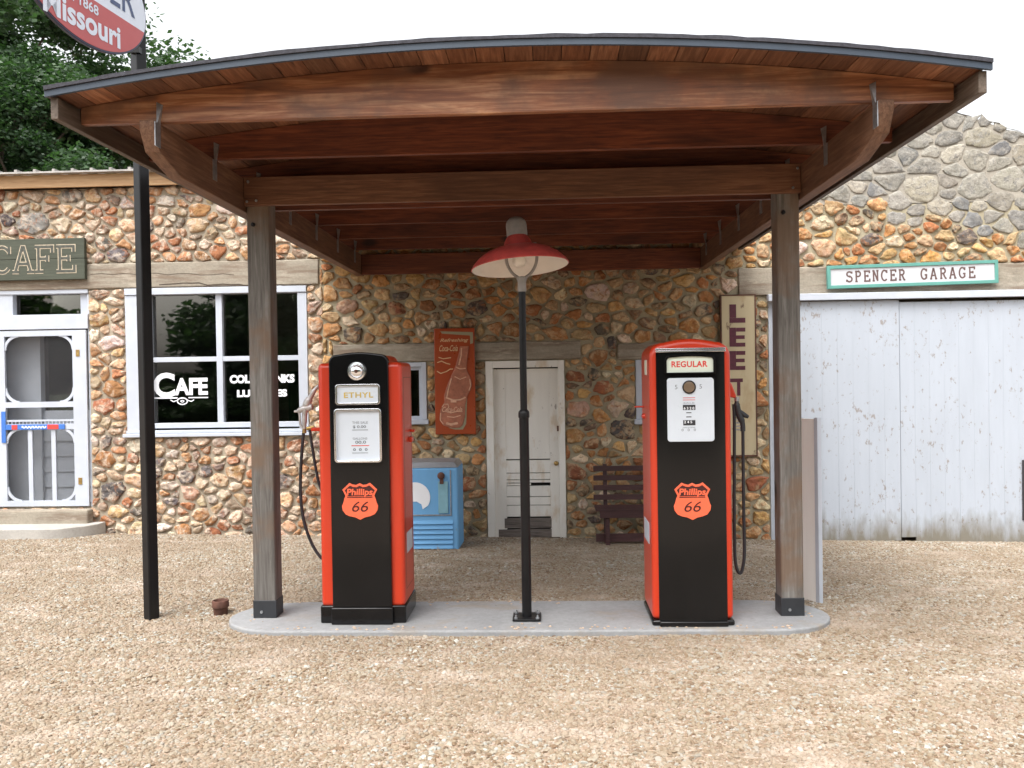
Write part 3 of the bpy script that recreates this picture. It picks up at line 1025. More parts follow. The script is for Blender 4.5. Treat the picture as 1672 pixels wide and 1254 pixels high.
# screen door leaf
sx0, sx1 = xd(-18), dx1 - .025
SY0, SY1 = WY - .03, WY - .002
sd = MB()
stl = xd(122); strx = sx1
sd.box(sx0, xd(12) - .003, SY0, SY1, zd(826), zd(540)).box(stl, strx, SY0, SY1, zd(826), zd(540))
sd.box(xd(12) - .003, stl, SY0, SY1, zd(549), zd(540)).box(xd(12) - .003, stl, SY0, SY1, zd(665), zd(656)).box(xd(12) - .003, stl, SY0, SY1, zd(826), zd(817))
sd.box(xd(12), stl, SY0 + .004, SY1, zd(701), zd(692)).box(xd(12), stl, SY0 + .006, SY1 - .006, zd(688), zd(685))
for k in range(18):
    x = xd(14) + k * (stl - xd(14)) / 18
    sd.box(x, x + .008, SY0 + .008, SY1 - .008, zd(692), zd(688))
for u in (50, 88): sd.box(xd(u - 3.5), xd(u + 3.5), SY0 + .005, SY1 - .002, zd(817), zd(701))


def corner_arc(cx, cz, sx, sz, r):
    pts = [(cx + sx * (r - r * math.cos(math.radians(a))), cz + sz * (r - r * math.sin(math.radians(a)))) for a in range(0, 91, 10)]
    poly = pts + [(p[0] - sx * .028 * math.cos(math.radians(a)), p[1] - sz * .028 * math.sin(math.radians(a))) for p, a in list(zip(pts, range(0, 91, 10)))[::-1]]
    m_ = MB()
    n = 10
    O = Vector((0, SY1 - .003, 0))
    for i in range(n - 1):
        q = [poly[i], poly[i + 1], poly[2 * n - 2 - i], poly[2 * n - 1 - i]]
        m_.prism(q, O, FX, FZ, FN, .018)
    sd.add(m_.v, m_.f)


rA = .14
for cx, sx in ((xd(12) + .01, 1), (stl - .01, -1)):
    corner_arc(cx, zd(549) - .01, sx, -1, rA)
    corner_arc(cx, zd(656) + .01, sx, 1, rA)
    corner_arc(cx, zd(701) - .01, sx, -1, rA)
    corner_arc(cx, zd(817) + .01, sx, 1, rA)
leaf = build("screen_door", sd, M['trim'], cafe, recalc=True)
build("insect_screen", MB().box(xd(12), stl, SY1 - .001, SY1, zd(817), zd(549)), M['screen'], leaf)
pb = MB().box(xd(5), xd(12), SY0 - .012, SY0 - .002, zd(722), zd(671)).box(xd(12), xd(108), SY0 - .010, SY0 - .002, zd(701), zd(692.5))
build("push_bar", pb, M['blue_paint'], leaf, bevel=.002)
tm = MB()
sq = [(xd(38) + (xd(78) - xd(38)) * t / 24, zd(697) + .010 * math.sin(t * 1.9) * (1 if t % 5 else 1.5)) for t in range(25)]
stroke(tm, sq, .011, (0, SY0, 0), FX, FZ, FN, .0115)
build("bar_lettering", tm, M['win_white'], leaf, recalc=False)
for u0, u1 in ((80, 98), (22, 31)): build("bar_emblem", MB().box(xd(u0), xd(u1), SY0 - .0125, SY0 - .0105, zd(700.5), zd(693)), M['redink'], leaf)
for v in (577, 785):
    build("hinge", MB().box(xd(128), xd(134), SY0 - .006, SY0 + .001, zd(v + 6), zd(v - 5)), M['brass'], leaf, bevel=.001)
idr = MB()
for k in range(6):
    z = dz0 + .02 + k * .17
    vs = [(dx0, WY + .20, z), (dx1, WY + .20, z), (dx1, WY + .215, z + .17), (dx0, WY + .215, z + .17), (dx0, WY + .3, z), (dx1, WY + .3, z), (dx1, WY + .3, z + .17), (dx0, WY + .3, z + .17)]
    idr.add(vs, [(0, 1, 2, 3), (4, 7, 6, 5), (0, 4, 5, 1), (3, 2, 6, 7), (0, 3, 7, 4), (1, 5, 6, 2)])
idr.box(dx0, xd(52), WY + .17, WY + .29, dz0 + .02, zd(540))
build("inner_door", idr, M['greydoor'], cafe, bevel=.003)
build("inner_door_glass", MB().box(xd(52), dx1, WY + .25, WY + .254, dz0 + 1.04, zd(540)), M['glass'], cafe)

# step (own thing)
st = MB()
s0, s1 = X_(-150, 850, 8.6), X_(143, 850, 8.75)
sy0 = 8.60
poly = [(s0, sy0 - .02), (X_(30, 870, 8.5), sy0 + .025), (X_(62, 870, 8.5), sy0 + .01), (X_(92, 870, 8.6), sy0 + .035), (X_(120, 870, 8.6), sy0 + .19), (s1 + .02, sy0 + .33), (s1 + .03, WY - .04), (s0, WY - .04)]
st.prism(poly, (0, 0, -.08), (1, 0, 0), (0, 1, 0), (0, 0, 1), .20)
tag(build("door_step", st, M['step'], bevel=.008, seg=2), "low grey concrete slab step on the gravel below the screen door", "step")
st = MB().box(X_(-150, 850, 9), X_(146, 830, 9) + .01, WY - .16, WY - .035, GW + .05, dz0 - .012)
tag(build("stone_threshold", st, M['lintel'], bevel=.02, seg=3), "rough brown stone threshold between screen door and slab step", "threshold")

# ---- garage building
gar = thing("garage_building", (2.3, WY + 3, GW), "rubble stone garage with grey limestone gable and white plank doors at right", "building")
GL_, GR_ = XS, 8.6
holes = [swin, mdoor, rwin, gdoor]
mb = wall_with_holes(MB(), GL_, GR_, GW - .3, 3.35, holes, WY, WY + TH)
build("wall", mb, M['mortar_g'], gar)


# boundary between orange rubble and grey limestone: rises to the left
def zb(x): return np.interp(x, [X_(1180, 330, WY), X_(1330, 345, WY), X_(1440, 350, WY), X_(1540, 370, WY), X_(1672, 398, WY), 8.6], [Z_(1180, 300, WY), Z_(1330, 322, WY), Z_(1440, 345, WY), Z_(1540, 368, WY), Z_(1672, 398, WY), 2.9])


apx = X_(1400, 125, WY); apz = Z_(1400, 120, WY)
rx = X_(1672, 215, WY); rz = Z_(1672, 215, WY)
slope = (apz - rz) / (rx - apx)
lx = GL_ + .4
zlo = 3.36
gp = [(apx - (apz - .04 - zlo) / slope, zlo), (apx + (apz - .04 - zlo) / slope, zlo), (apx, apz - .04)]
build("gable_wall", MB().prism(gp, (0, WY, 0), FX, FZ, (0, 1, 0), TH), M['mortar2'], gar)
gtop = lambda x: apz - abs(x - apx) * slope
gh_ = random.Random(3)
gj = [gh_.uniform(-.05, .03) for _ in range(80)]
ms1, ms2 = stones((GL_ + .03, GR_, GW - .2, apz + .1), holes + [mlint, rlint, glint], .040, .112, 1.35, .023, WY, PAL2, .012, .034, tries=32000, seed=5,
                  fixed=FIX([(516, 566, 19, TAN), (515, 612, 18, ORB), (566, 500, 17, PNK), (648, 505, 15, RST), (620, 540, 13, TAN), (976, 476, 19, CRM), (906, 545, 17, ORB), (945, 668, 20, PNK), (985, 632, 16, RST), (1020, 702, 23, DGR), (940, 615, 14, RST), (640, 440, 13, DGR), (590, 450, 18, TAN), (885, 480, 14, TAN), (840, 540, 15, ORB), (760, 790, 18, RST), (770, 700, 15, RST), (1230, 790, 16, RST), (940, 770, 17, RST), (700, 500, 15, ORB), (780, 430, 14, DGR), (1060, 440, 15, DGR), (1360, 340, 15, TAN), (1340, 365, 17, CRM), (1345, 405, 19, PNK), (1300, 405, 17, CRM), (1000, 560, 10, DGR)]),
                  clipfn=lambda x, z: z < gtop(x) - .03 or z < 3.3,
                  second=dict(where=lambda x, z: z > zb(x) + .16 * mnoise.noise(Vector((x * 3.1, z * 3.1, 9))), r=(.06, .19, .9), pal=LPAL, top=lambda x: gtop(x) + gj[int(abs(x) * 9) % 80]))
build("stone_facing", ms1, M['stone2'], gar, smooth=50, colattr=True, recalc=False)
build("gable_facing", ms2, M['limestone'], gar, smooth=50, colattr=True, recalc=False)
mb = MB().box(GL_, GL_ + .3, WY + TH, WY + 6, GW - .3, 3.35).box(GR_ - .3, GR_, WY + TH, WY + 6, GW - .3, 3.35).box(GL_ + .3, GR_ - .3, WY + 5.7, WY + 6, GW - .3, 3.35).box(GL_ + .3, GR_ - .3, WY + TH, WY + 5.7, 3.2, 3.34)
build("rear_wall", mb, M['mortar'], gar)
for nm, r_ in (("door_lintel", mlint), ("window_lintel", rlint), ("garage_lintel", glint)):
    build("lintel", MB().box(r_[0], r_[1], WY - .028, WY, r_[2], r_[3]), M['lintel'], gar, bevel=.01)


def small_window(r_, nm):
    a, b, c, d = r_
    f = MB().box(a, a + .05, WY - .02, WY + .12, c + .05, d).box(b - .05, b, WY - .02, WY + .12, c + .05, d).box(a + .05, b - .05, WY - .018, WY + .12, d - .05, d)
    o = build("small_window", f, M['trim'], gar, bevel=.004)
    build("window_sill", MB().box(a - .02, b + .02, WY - .06, WY + .12, c, c + .05), M['trim'], o, bevel=.005)
    build("window_sash", MB().box(a + .05, a + .085, WY + .02, WY + .07, c + .05, d - .05).box(b - .085, b - .05, WY + .02, WY + .07, c + .05, d - .05)
          .box(a + .085, b - .085, WY + .02, WY + .07, d - .085, d - .05).box(a + .085, b - .085, WY + .02, WY + .07, c + .05, c + .085), M['trim'], o)
    build("window_pane", MB().box(a + .085, b - .085, WY + .045, WY + .049, c + .085, d - .085), M['glass'], o)


small_window(swin, 0); small_window(rwin, 1)

# peeling central door
a, b, c, d = mdoor
zm = lambda v: Z_(860, v, WY)
xm = lambda u: X_(u, 740, WY)
build("door_frame", MB().box(a, xm(807), WY - .03, WY + .12, GW - .03, d).box(xm(913), b, WY - .03, WY + .12, GW - .03, d).box(xm(807), xm(913), WY - .028, WY + .12, zm(600), d), M['odoor'], gar, bevel=.004)
dm = MB()
Y0 = WY + .03
dm.box(xm(807), xm(826), Y0, Y0 + .05, zm(878), zm(602)).box(xm(898), xm(913), Y0, Y0 + .05, zm(878), zm(602)).box(xm(826), xm(898), Y0, Y0 + .05, zm(606), zm(602))
dm.box(xm(826), xm(898), Y0 + .006, Y0 + .05, zm(750), zm(606))
cuts = [751.5, 773, 784, 789.5, 794, 812, 826, 845]
for i in range(len(cuts) - 1):
    if i == 3:
        dm.box(xm(826), xm(866), Y0 + .012, Y0 + .04, zm(cuts[i + 1]) + .004, zm(cuts[i]) - .004); continue
    j = .004 * (i % 3)
    dm.box(xm(826), xm(898), Y0 + .004 + j, Y0 + .045, zm(cuts[i + 1]) + .004, zm(cuts[i]) - .003)
dr = build("old_door", dm, M['odoor'], gar, bevel=.002)
build("bare_plank", MB().box(xm(822), xm(899), Y0 - .004, Y0 + .045, zm(863), zm(847)).box(xm(812), xm(899), Y0 - .002, Y0 + .045, zm(878), zm(865)), M['bare'], dr, bevel=.003)
build("door_knob", MB().lathe([(0, .05), (.018, .048), (.026, .035), (.018, .018), (.010, .01), (.012, 0)], (xm(908), Y0, zm(757)), 'Y', 16), M['brass'], dr, smooth=60)
build("keyhole_plate", MB().box(xm(910), xm(913.5), Y0 - .005, Y0 - .001, zm(705), zm(696)), M['rust'], dr)
build("door_backing", MB().box(xm(807), xm(913), Y0 + .09, Y0 + .10, zm(880), zm(600)), M['dark_in'], dr)

# big garage doors
a, b, c, d = gdoor
zg = lambda v: Z_(1468, v, WY)
xg = lambda u: X_(u, 700, WY)
tp = MB().box(a - .02, b, WY - .11, WY - .03, zg(489), zg(478))
build("door_rail", tp, M['trim'], gar, bevel=.004)
build("door_jamb", MB().box(a, a + .06, WY - .02, WY + .1, GW - .1, zg(478)), M['trim'], gar, bevel=.004)


def garage_leaf(x0, x1, y, ztop, notch):
    m_ = MB()
    n = max(1, round((x1 - x0) / .152)); wv = (x1 - x0) / n
    R = random.Random(int(x0 * 100))
    for k in range(n):
        q0 = x0 + k * wv; q1 = q0 + wv - .0006
        zb_ = gwall(q0) + .008 + R.uniform(0, .012)
        if notch and k == 0: zb_ = gwall(q0) + .055
        dy = R.uniform(0, .002)
        m_.box(q0, q1, y + dy, y + .025 + dy, zb_, ztop)
    o = build("garage_door", m_, M['gdoor'], gar, bevel=.0008)
    for zq in (.25, 1.9): build("door_brace", MB().box(x0, x1, y + .031, y + .06, zq, zq + .15), M['gdoor'], o)
    return o


seam = xg(1467)
g1 = garage_leaf(a + .062, seam - .003, WY - .055, zg(490.5), False)
g2 = garage_leaf(seam + .003, seam + 3.0, WY - .050, zg(494), True)
build("dark_patch", MB().box(X_(1664, 800, WY), X_(1664, 800, WY) + .16, WY - .062, WY - .054, Z_(1664, 848, WY), Z_(1664, 750, WY)), M['ink'], g2, bevel=.004)

# ================================================================== CANOPY
can = thing("fuel_canopy", (-.13, 5.55, ISL), "wooden canopy with arched roof on two weathered posts over the pumps", "canopy")
PY0, PY1 = 5.48, 5.62
pl0, pl1 = (X_(416.7, 1010, PY0) + X_(400, 345, PY0)) / 2, (X_(453, 1010, PY0) + X_(437, 345, PY0)) / 2
pr0, pr1 = (X_(1274, 1010, PY0) + X_(1270, 330, PY0)) / 2, (X_(1310, 1010, PY0) + X_(1308, 330, PY0)) / 2
ZB = 2.71   # underside of side beams
ZJ = 2.93   # underside of rafters
ZBOOT = ISL + .115
for a, b in ((pl0, pl1), (pr0, pr1)):
    p_ = build("post", MB().box(a, b, PY0, PY1, ISL + .01, ZB + .2), M['post'], can, bevel=.008, seg=2)
    bt = build("post_boot", MB().box(a - .003, b + .003, PY0 - .003, PY1 + .003, ISL, ZBOOT), M['boot'], p_, bevel=.003)
    build("boot_bolt", MB().lathe([(0, .008), (.009, .007), (.010, 0)], ((a + b) / 2 - .02, PY0 - .003, ISL + .04), 'Y', 10), M['galv'], p_)
    build("post_bolt", MB().lathe([(0, .012), (.013, .010), (.014, 0)], ((a + b) / 2 - .03, PY0 - .0, ZB - .08), 'Y', 10), M['black_metal'], p_)
# side beams, outside the posts, front ends cut back
YF, YR = 4.19, 9.06
for s_, xin in ((-1, pl0 - .003), (1, pr1 + .003)):
    xo = xin + s_ * .075
    prof = [(YF, ZJ - .05), (YF, ZJ - .005), (YR, ZJ - .005), (YR, ZB), (4.52, ZB), (4.25, ZB + .07)]
    build("side_beam", MB().prism(prof, (min(xin, xo), 0, 0), (0, 1, 0), (0, 0, 1), (1, 0, 0), .075), M['beam_y'], can, bevel=.004)
zc0, zc1 = (Z_(400, 334, 5.44) + Z_(1306, 316, 5.44)) / 2, (Z_(400, 290, 5.44) + Z_(1306, 266, 5.44)) / 2
for y0, y1 in ((5.437, 5.477), (5.623, 5.663)):
    cb_ = build("cross_beam", MB().box(pl0, pr1, y0, y1, zc0, zc1), M['beam'] if y0 > 5.5 else wood("cross_beam_wood", 'X', (.06, .022, .009), (.15, .06, .026), (.24, .115, .058), seed=8), can, bevel=.003)
    if y0 < 5.5:
        for x, z in ((pl0 + .03, zc1 - .03), (pl0 + .02, zc0 + .025), (pl0 + .08, zc0 + .03), (pr1 - .05, zc0 + .03), (pr1 - .02, zc1 - .03)):
            build("beam_bolt", MB().lathe([(0, .006), (.008, .005), (.009, 0)], (x, y0, z), 'Y', 8), M['galv'], cb_)
RX0, RX1 = -2.33, 1.99
RC = (-2.38 + 2.04) / 2; HW = 2.21; SAG = .175; ZC = 3.183


def zroof(x): return ZC - SAG * ((x - RC) / HW) ** 2


def arch_board(x0, x1, y0, y1, zlow, dz, n=28):
    m_ = MB()
    vs = []
    for i in range(n + 1):
        x = x0 + (x1 - x0) * i / n
        zt = zroof(x) - dz
        vs += [(x, y0, zlow), (x, y1, zlow), (x, y1, zt), (x, y0, zt)]
    fs = [(0, 1, 2, 3), (n * 4 + 3, n * 4 + 2, n * 4 + 1, n * 4)]
    for i in range(n):
        a = i * 4; b = a + 4
        fs += [(a, b, b + 1, a + 1), (a + 1, b + 1, b + 2, a + 2), (a + 2, b + 2, b + 3, a + 3), (a + 3, b + 3, b, a)]
    return m_.add(vs, fs)


for k in range(7):
    y = 4.25 + .74 * k
    if k == 6: y = 8.66
    m_ = M['beam_front'] if k == 0 else M['beam']
    r_ = build("rafter", arch_board(RX0, RX1, y, y + .04, ZJ, .002), m_, can, bevel=.002)
    for xin, s_ in ((pl0 - .004, 1), (pr1 + .004, -1)):
        tb = MB()
        tb.box(min(xin, xin + s_ * .004) + s_ * .0005, max(xin, xin + s_ * .004) + s_ * .0005, y - .055, y + .005, ZJ - .13, ZJ - .01)
        p0 = Vector((xin + s_ * .003, y - .016, ZJ - .012))
        tb.add([(xin + s_ * .002, y - .034, ZJ - .012), (xin + s_ * .006, y - .034, ZJ - .012), (xin + s_ * .006, y + .003, ZJ - .012), (xin + s_ * .002, y + .003, ZJ - .012),
                (xin - s_ * .01, y - .004, ZJ + .1), (xin + s_ * .022, y - .004, ZJ + .085), (xin + s_ * .022, y - .001, ZJ + .085), (xin - s_ * .01, y - .001, ZJ + .1)],
               [(0, 1, 5, 4), (1, 2, 6, 5), (2, 3, 7, 6), (3, 0, 4, 7), (4, 5, 6, 7)])
        build("rafter_tie", tb, M['galv'], r_)
build("rear_ledger", MB().box(pl0, pr1, 8.93, 8.975, ZB, ZJ - .008), M['beam'], can, bevel=.003)
# deck planks along Y over the arc
dk = MB()
x = -2.39
R = random.Random(4)
while x < 2.03:
    wv = min(.138, 2.04 - x)
    f = R.choice((.7, .85, 1, 1.1, 1.3, 1.6)); t = R.uniform(.95, 1.1)
    ya = 4.05
    za, zb2 = zroof(x + .002), zroof(x + wv - .002)
    vs = [(x + .002, ya, za), (x + wv - .002, ya, zb2), (x + wv - .002, 9.05, zb2), (x + .002, 9.05, za),
          (x + .002, ya, za + .02), (x + wv - .002, ya, zb2 + .02), (x + wv - .002, 9.05, zb2 + .02), (x + .002, 9.05, za + .02)]
    dk.add(vs, [(0, 3, 2, 1), (4, 5, 6, 7), (0, 1, 5, 4), (1, 2, 6, 5), (2, 3, 7, 6), (3, 0, 4, 7)], (f, f * t, f * t * t, 1))
    x += .138
build("roof_deck", dk, M['deck'], can, colattr=True)


def arc_sheet(y0, y1, za, zb_, x0=-2.385, x1=2.062, n=40, jag=0):
    vs = []; R = random.Random(2)
    for i in range(n + 1):
        x = x0 + (x1 - x0) * i / n; z = zroof(x); j = R.uniform(-jag, jag)
        vs += [(x, y0, z + za), (x, y1, z + za), (x, y1, z + zb_ + j), (x, y0, z + zb_ + j)]
    fs = [(0, 1, 2, 3), (n * 4 + 3, n * 4 + 2, n * 4 + 1, n * 4)]
    for i in range(n):
        a = i * 4; b = a + 4
        fs += [(a, b, b + 1, a + 1), (a + 1, b + 1, b + 2, a + 2), (a + 2, b + 2, b + 3, a + 3), (a + 3, b + 3, b, a)]
    return MB().add(vs, fs)


build("roof_shingles", arc_sheet(4.02, 9.08, .023, .040, jag=.003, n=60), M['shingle'], can)
build("edge_flashing", arc_sheet(4.028, 4.046, -.008, .0215), M['flash'], can)
fb = MB()
for xa, xb in ((-2.372, -2.335), (2.012, 2.05)):
    zt = zroof(xa if xa < 0 else xb) - .004
    build("side_fascia", MB().box(xa, xb, 4.056, 9.04, ZJ - .03, zt), M['fascia_w'], can, bevel=.003)

# ================================================================== LAMP
LX, LYY = X_(861, 1000, 5.45), 5.45
LXt = X_(853, 560, 5.45)
lamp = thing("lamp_post", (LX, LYY, ISL), "black lamp post with dented red enamel shade standing between the two pumps", "lamp")
lx = (LX + LXt) / 2
zj = Z_(855, 672, LYY)
zt = Z_(850, 474, LYY)
build("lower_pole", MB().tube([(lx, LYY, ISL + .01), (lx, LYY, zj)], .031, 24), M['black_metal'], lamp, smooth=40)
build("pole_coupling", MB().lathe([(.031, -.04), (.036, -.038), (.036, -.01), (.034, 0), (.024, .012)], (lx, LYY, zj), n=24), M['black_metal'], lamp, smooth=40)
build("upper_pole", MB().tube([(lx, LYY, zj), (lx, LYY, zt)], .0225, 24), M['black_metal'], lamp, smooth=40)
bp_ = build("base_plate", MB().box(lx - .09, lx + .09, LYY - .085, LYY + .085, ISL + .006, ISL + .016), M['black_metal'], lamp, bevel=.002)
for sx in (-1, 1):
    for sy in (-1, 1):
        build("anchor_bolt", MB().lathe([(.012, -.01), (.012, .008), (.006, .009), (.006, .022), (0, .022)], (lx + sx * .068, LYY + sy * .062, ISL + .016), n=10), M['galv'], bp_)
ft = MB().lathe([(.026, -.01), (.028, .0), (.027, .05), (.034, .075), (.032, .085), (0, .09)], (lx, LYY, zt), n=24)
for s_ in (-1, 1):
    ft.tube(curve_pts([(lx + s_ * .008, LYY, zt + .07), (lx + s_ * .06, LYY, zt + .11), (lx + s_ * .092, LYY, zt + .17), (lx + s_ * .097, LYY, zt + .235), (lx + s_ * .085, LYY, zt + .30)], 6), .010, 10)
build("lamp_yoke", ft, M['lamp_grey'], lamp, smooth=50)
# shade, tilted a little
tilt = Matrix.Rotation(math.radians(-4.5), 3, 'Y') @ Matrix.Rotation(math.radians(-4.5), 3, 'X')
sc = Vector((lx - .01, LYY, Z_(847, 436, LYY)))
ax = (tilt @ Vector((1, 0, 0)), tilt @ Vector((0, 1, 0)), tilt @ Vector((0, 0, 1)))
outer = [(.308, -.004), (.312, .0), (.300, .022), (.262, .062), (.21, .097), (.15, .120), (.097, .130), (.092, .140), (.084, .165), (.07, .19), (.06, .203)]
build("lamp_shade", MB().lathe(outer, sc, ax, 64), M['lamp_red'], lamp, smooth=35)
inner = [(.306, -.003), (.296, .018), (.258, .056), (.206, .090), (.146, .112), (.093, .121), (.06, .15), (0, .16)]
build("shade_lining", MB().lathe(inner, sc, ax, 64), M['lamp_white'], lamp, smooth=50)
cap = [(.063, .198), (.066, .205), (.066, .27), (.064, .285), (.056, .30), (.04, .315), (.02, .322), (0, .323)]
build("shade_cap", MB().lathe(cap, sc, ax, 32), M['lamp_grey'], lamp, smooth=40)
build("lamp_bulb", MB().lathe([(0, -.0), (.03, .006), (.045, .03), (.04, .06), (.022, .10), (.02, .15)], sc, ax, 20), M['lamp_white'], lamp, smooth=60)


# ================================================================== PUMPS
def shield(root, cx, cz, yf, wd):
    s = wd / 60.0    # emblem drawn on a 60 x 61 px trace
    up = [(0, 29.5), (6, 26.5), (12, 27.5), (17, 30), (29, 19), (24, 9), (26, 4)]
    rt = [(27.5, -2), (30, -8), (29, -15), (24, -22), (17, -25), (8, -27), (0, -31)]
    half = up + rt
    poly = [(-a * s, b * s) for a, b in half[::-1][1:]] + [(a * s, b * s) for a, b in half[:-1]]
    poly = [(a * s, b * s) for a, b in half] + [(-a * s, b * s) for a, b in half[::-1][1:-1]]
    poly.reverse()
    O = (cx, yf, cz)
    e = build("emblem", MB().prism(poly, O, FX, FZ, FN, .006), M['salmon'], root, bevel=.0015)
    ins = [(-25, 18), (-16, 26), (-11, 23.5), (-5, 23), (0, 25.5), (5, 23), (11, 23.5), (16, 26), (25, 18), (20, 9), (21, 8), (-21, 8), (-20, 9)]
    m_ = MB()
    m_.add([Vector(O) + FX * a * s + FZ * b * s + FN * .0072 for a, b in ins], [tuple(range(len(ins)))])
    m_.add([Vector(O) + FX * a * s + FZ * b * s + FN * .0072 for a, b in [(-21, 5.5), (21, 5.5), (21, 7), (-21, 7)]], [(0, 1, 2, 3)])
    text_mb(m_, "66", (cx + .001, yf, cz - 9 * s), FX, FZ, FN, 27 * s, 17 * s, bold=.0, shear=.25, ext=.0075)
    build("emblem_ground", m_, M['dark_ink'], e, recalc=False)
    m_ = text_mb(MB(), "Phillips", (cx, yf, cz + 13.5 * s), FX, FZ, FN, 43 * s, 14 * s, bold=.03, shear=.1, ext=.0085)
    build("emblem_lettering", m_, M['salmon'], e, recalc=False)


def nozzle_tube(root, name, pts, r, m_, n=12):
    return build(name, MB().tube(curve_pts(pts, 6), r, n), m_, root, smooth=60)


# ---- ETHYL pump
Y0 = 5.36
xa = X_(522, 800, Y0); xb = X_(660, 800, Y0 + .02)
cx = (xa + xb) / 2 - .002; hw = (xb - xa) / 2
p1 = thing("gas_pump", (cx, Y0 + .2, ISL), "red and black pump reading ETHYL with round chrome knob at its top", "gas pump", "vintage fuel pumps on the island")
zs = Z_(600, 592, Y0)       # shoulder
zp = Z_(590, 575, Y0 - .03)
build("body", MB().box(cx - hw, cx + hw, Y0, Y0 + .40, ISL + .10, zs), M['red'], p1, bevel=.030, seg=6)
px0, px1 = X_(540, 800, Y0 - .03), X_(637, 800, Y0 - .03)
ol = rrect(px0 + .002, px1 - .002, 0, 0, 0, 1) and None


def hood(x0, x1, z0, z1, r, rise, n=8):
    pts = [(x0, z0), (x1, z0)]
    for k in range(n + 1):
        a = math.radians(90 * k / n); pts.append((x1 - r + r * math.cos(a), z1 - rise - r + r * math.sin(a)))
    m = 10
    for k in range(1, m):
        t = k / m; x = (x1 - r) + ((x0 + r) - (x1 - r)) * t
        pts.append((x, z1 - rise + rise * math.sin(math.pi * t)))
    for k in range(n + 1):
        a = math.radians(90 + 90 * k / n); pts.append((x0 + r + r * math.cos(a), z1 - rise - r + r * math.sin(a)))
    return pts


build("hood", MB().prism(hood(px0 + .006, px1 - .006, zs - .25, zp - .004, .05, .014), (0, Y0 + .012, 0), FX, FZ, (0, 1, 0), .36), M['red'], p1, bevel=.012, seg=4)
build("front_panel", MB().prism(hood(px0, px1, ISL + .105, zp, .05, .014), (0, Y0 + .02, 0), FX, FZ, FN, .055), M['pblack'], p1, bevel=.010, seg=4)
pb_ = MB().box(cx - hw - .005, cx + hw + .005, Y0 - .008, Y0 + .41, ISL, ISL + .112)
build("plinth", pb_, M['pblack'], p1, bevel=.010, seg=3)
build("plinth_front", MB().box(px0 - .008, px1 + .006, Y0 - .045, Y0 - .006, ISL, ISL + .108), M['pblack'], p1, bevel=.008, seg=3)
yp = Y0 - .035
kx, kz = X_(583, 606, yp), Z_(583, 606, yp)
kb = build("knob_ring", MB().lathe([(.058, 0), (.060, .008), (.056, .016), (.048, .017), (.044, .012), (.040, .012), (.036, .020), (.028, .026), (.014, .030), (0, .031)], (kx, yp, kz), 'Y', 40), M['chrome'], p1, smooth=30)
build("knob_center", MB().lathe([(.012, .029), (.010, .036), (0, .037)], (kx, yp, kz), 'Y', 20), M['rust'], kb)


def framed(root, name, u0, v0, u1, v1, yp, r, fr, face_m, frame_m, depth=.014, inset=.002):
    a, b, c, d = R_(u0, v0, u1, v1, yp)
    o = build(name, MB().ring(rrect(a, b, c, d, r), rrect(a + fr, b - fr, c + fr, d - fr, max(.004, r - fr * .6)), (0, yp, 0), FX, FZ, FN, depth), frame_m, root, bevel=.003, seg=3)
    build("face", MB().prism(rrect(a + fr * .8, b - fr * .8, c + fr * .8, d - fr * .8, max(.004, r - fr * .6)), (0, yp, 0), FX, FZ, FN, inset), face_m, o)
    return o


e1 = framed(p1, "name_window", 548, 627, 621, 661, yp, .02, .014, M['white_e'], M['chrome'])
m_ = text_mb(MB(), "ETHYL", (X_(585.5, 645, yp), yp, Z_(585.5, 645, yp)), FX, FZ, FN, .185, .034, bold=.02, ext=.003, space=1.1)
build("name_lettering", m_, M['gold'], e1, recalc=False)
d1 = framed(p1, "dial_window", 547, 667, 624, 755, yp, .022, .014, M['white_e'], M['chrome'], depth=.024)


def pw(par, s, u, v, wpx, hpx, yp, ext=.003, bold=0, mt='greyink', nm="dial_print"):
    t = text_mb(MB(), s, (X_(u, v, yp), yp, Z_(u, v, yp)), FX, FZ, FN, wpx * yp / F, hpx * yp / F, bold=bold, ext=ext)
    build(nm, t, M[mt], par, recalc=False)


pw(d1, "THIS SALE", 588, 690, 26, 4, yp)
pw(d1, "$ 0.00", 587, 697, 22, 5, yp, bold=.02)
pw(d1, "GALLONS", 588, 716, 24, 3.5, yp)
pw(d1, "00.0", 589, 722, 18, 5, yp, bold=.02)
pw(d1, "0  0  0", 588.5, 734, 24, 4.5, yp, bold=.03)
for v in (701.5, 739):
    a, b, c, d = R_(575, v, 601, v + 1, yp)
    build("dial_rule", MB().add([Vector((x, yp - .003, z)) for x, z in ((a, c), (b, c), (b, d), (a, d))], [(0, 1, 2, 3)]), M['greyink'], d1, recalc=False)
a, b, c, d = R_(574, 727, 603, 728.3, yp)
build("dial_red_line", MB().add([Vector((x, yp - .003, z)) for x, z in ((a, c), (b, c), (b, d), (a, d))], [(0, 1, 2, 3)]), M['redink'], d1)
shield(p1, X_(588, 818, yp), Z_(588, 818, yp), yp, 60 * yp / F)
# right side decals and fitting
xr = cx + hw
build("panel_seam", MB().ring([(.06, .20), (.34, .20), (.34, 1.55), (.06, 1.55)], [(.063, .203), (.337, .203), (.337, 1.547), (.063, 1.547)], (xr + .0005, Y0, ISL), (0, 1, 0), FZ, (1, 0, 0), .0006), M['dark_ink'], p1)
build("side_decal", MB().box(xr, xr + .0015, Y0 + .10, Y0 + .32, .50, .63), M['trim'], p1)
build("side_catch", MB().box(xr, xr + .02, Y0 + .25, Y0 + .33, Z_(672, 722, 5.6), Z_(672, 714, 5.6)).box(xr, xr + .03, Y0 + .29, Y0 + .33, Z_(672, 706, 5.6), Z_(672, 702, 5.6)), M['red'], p1, bevel=.003)
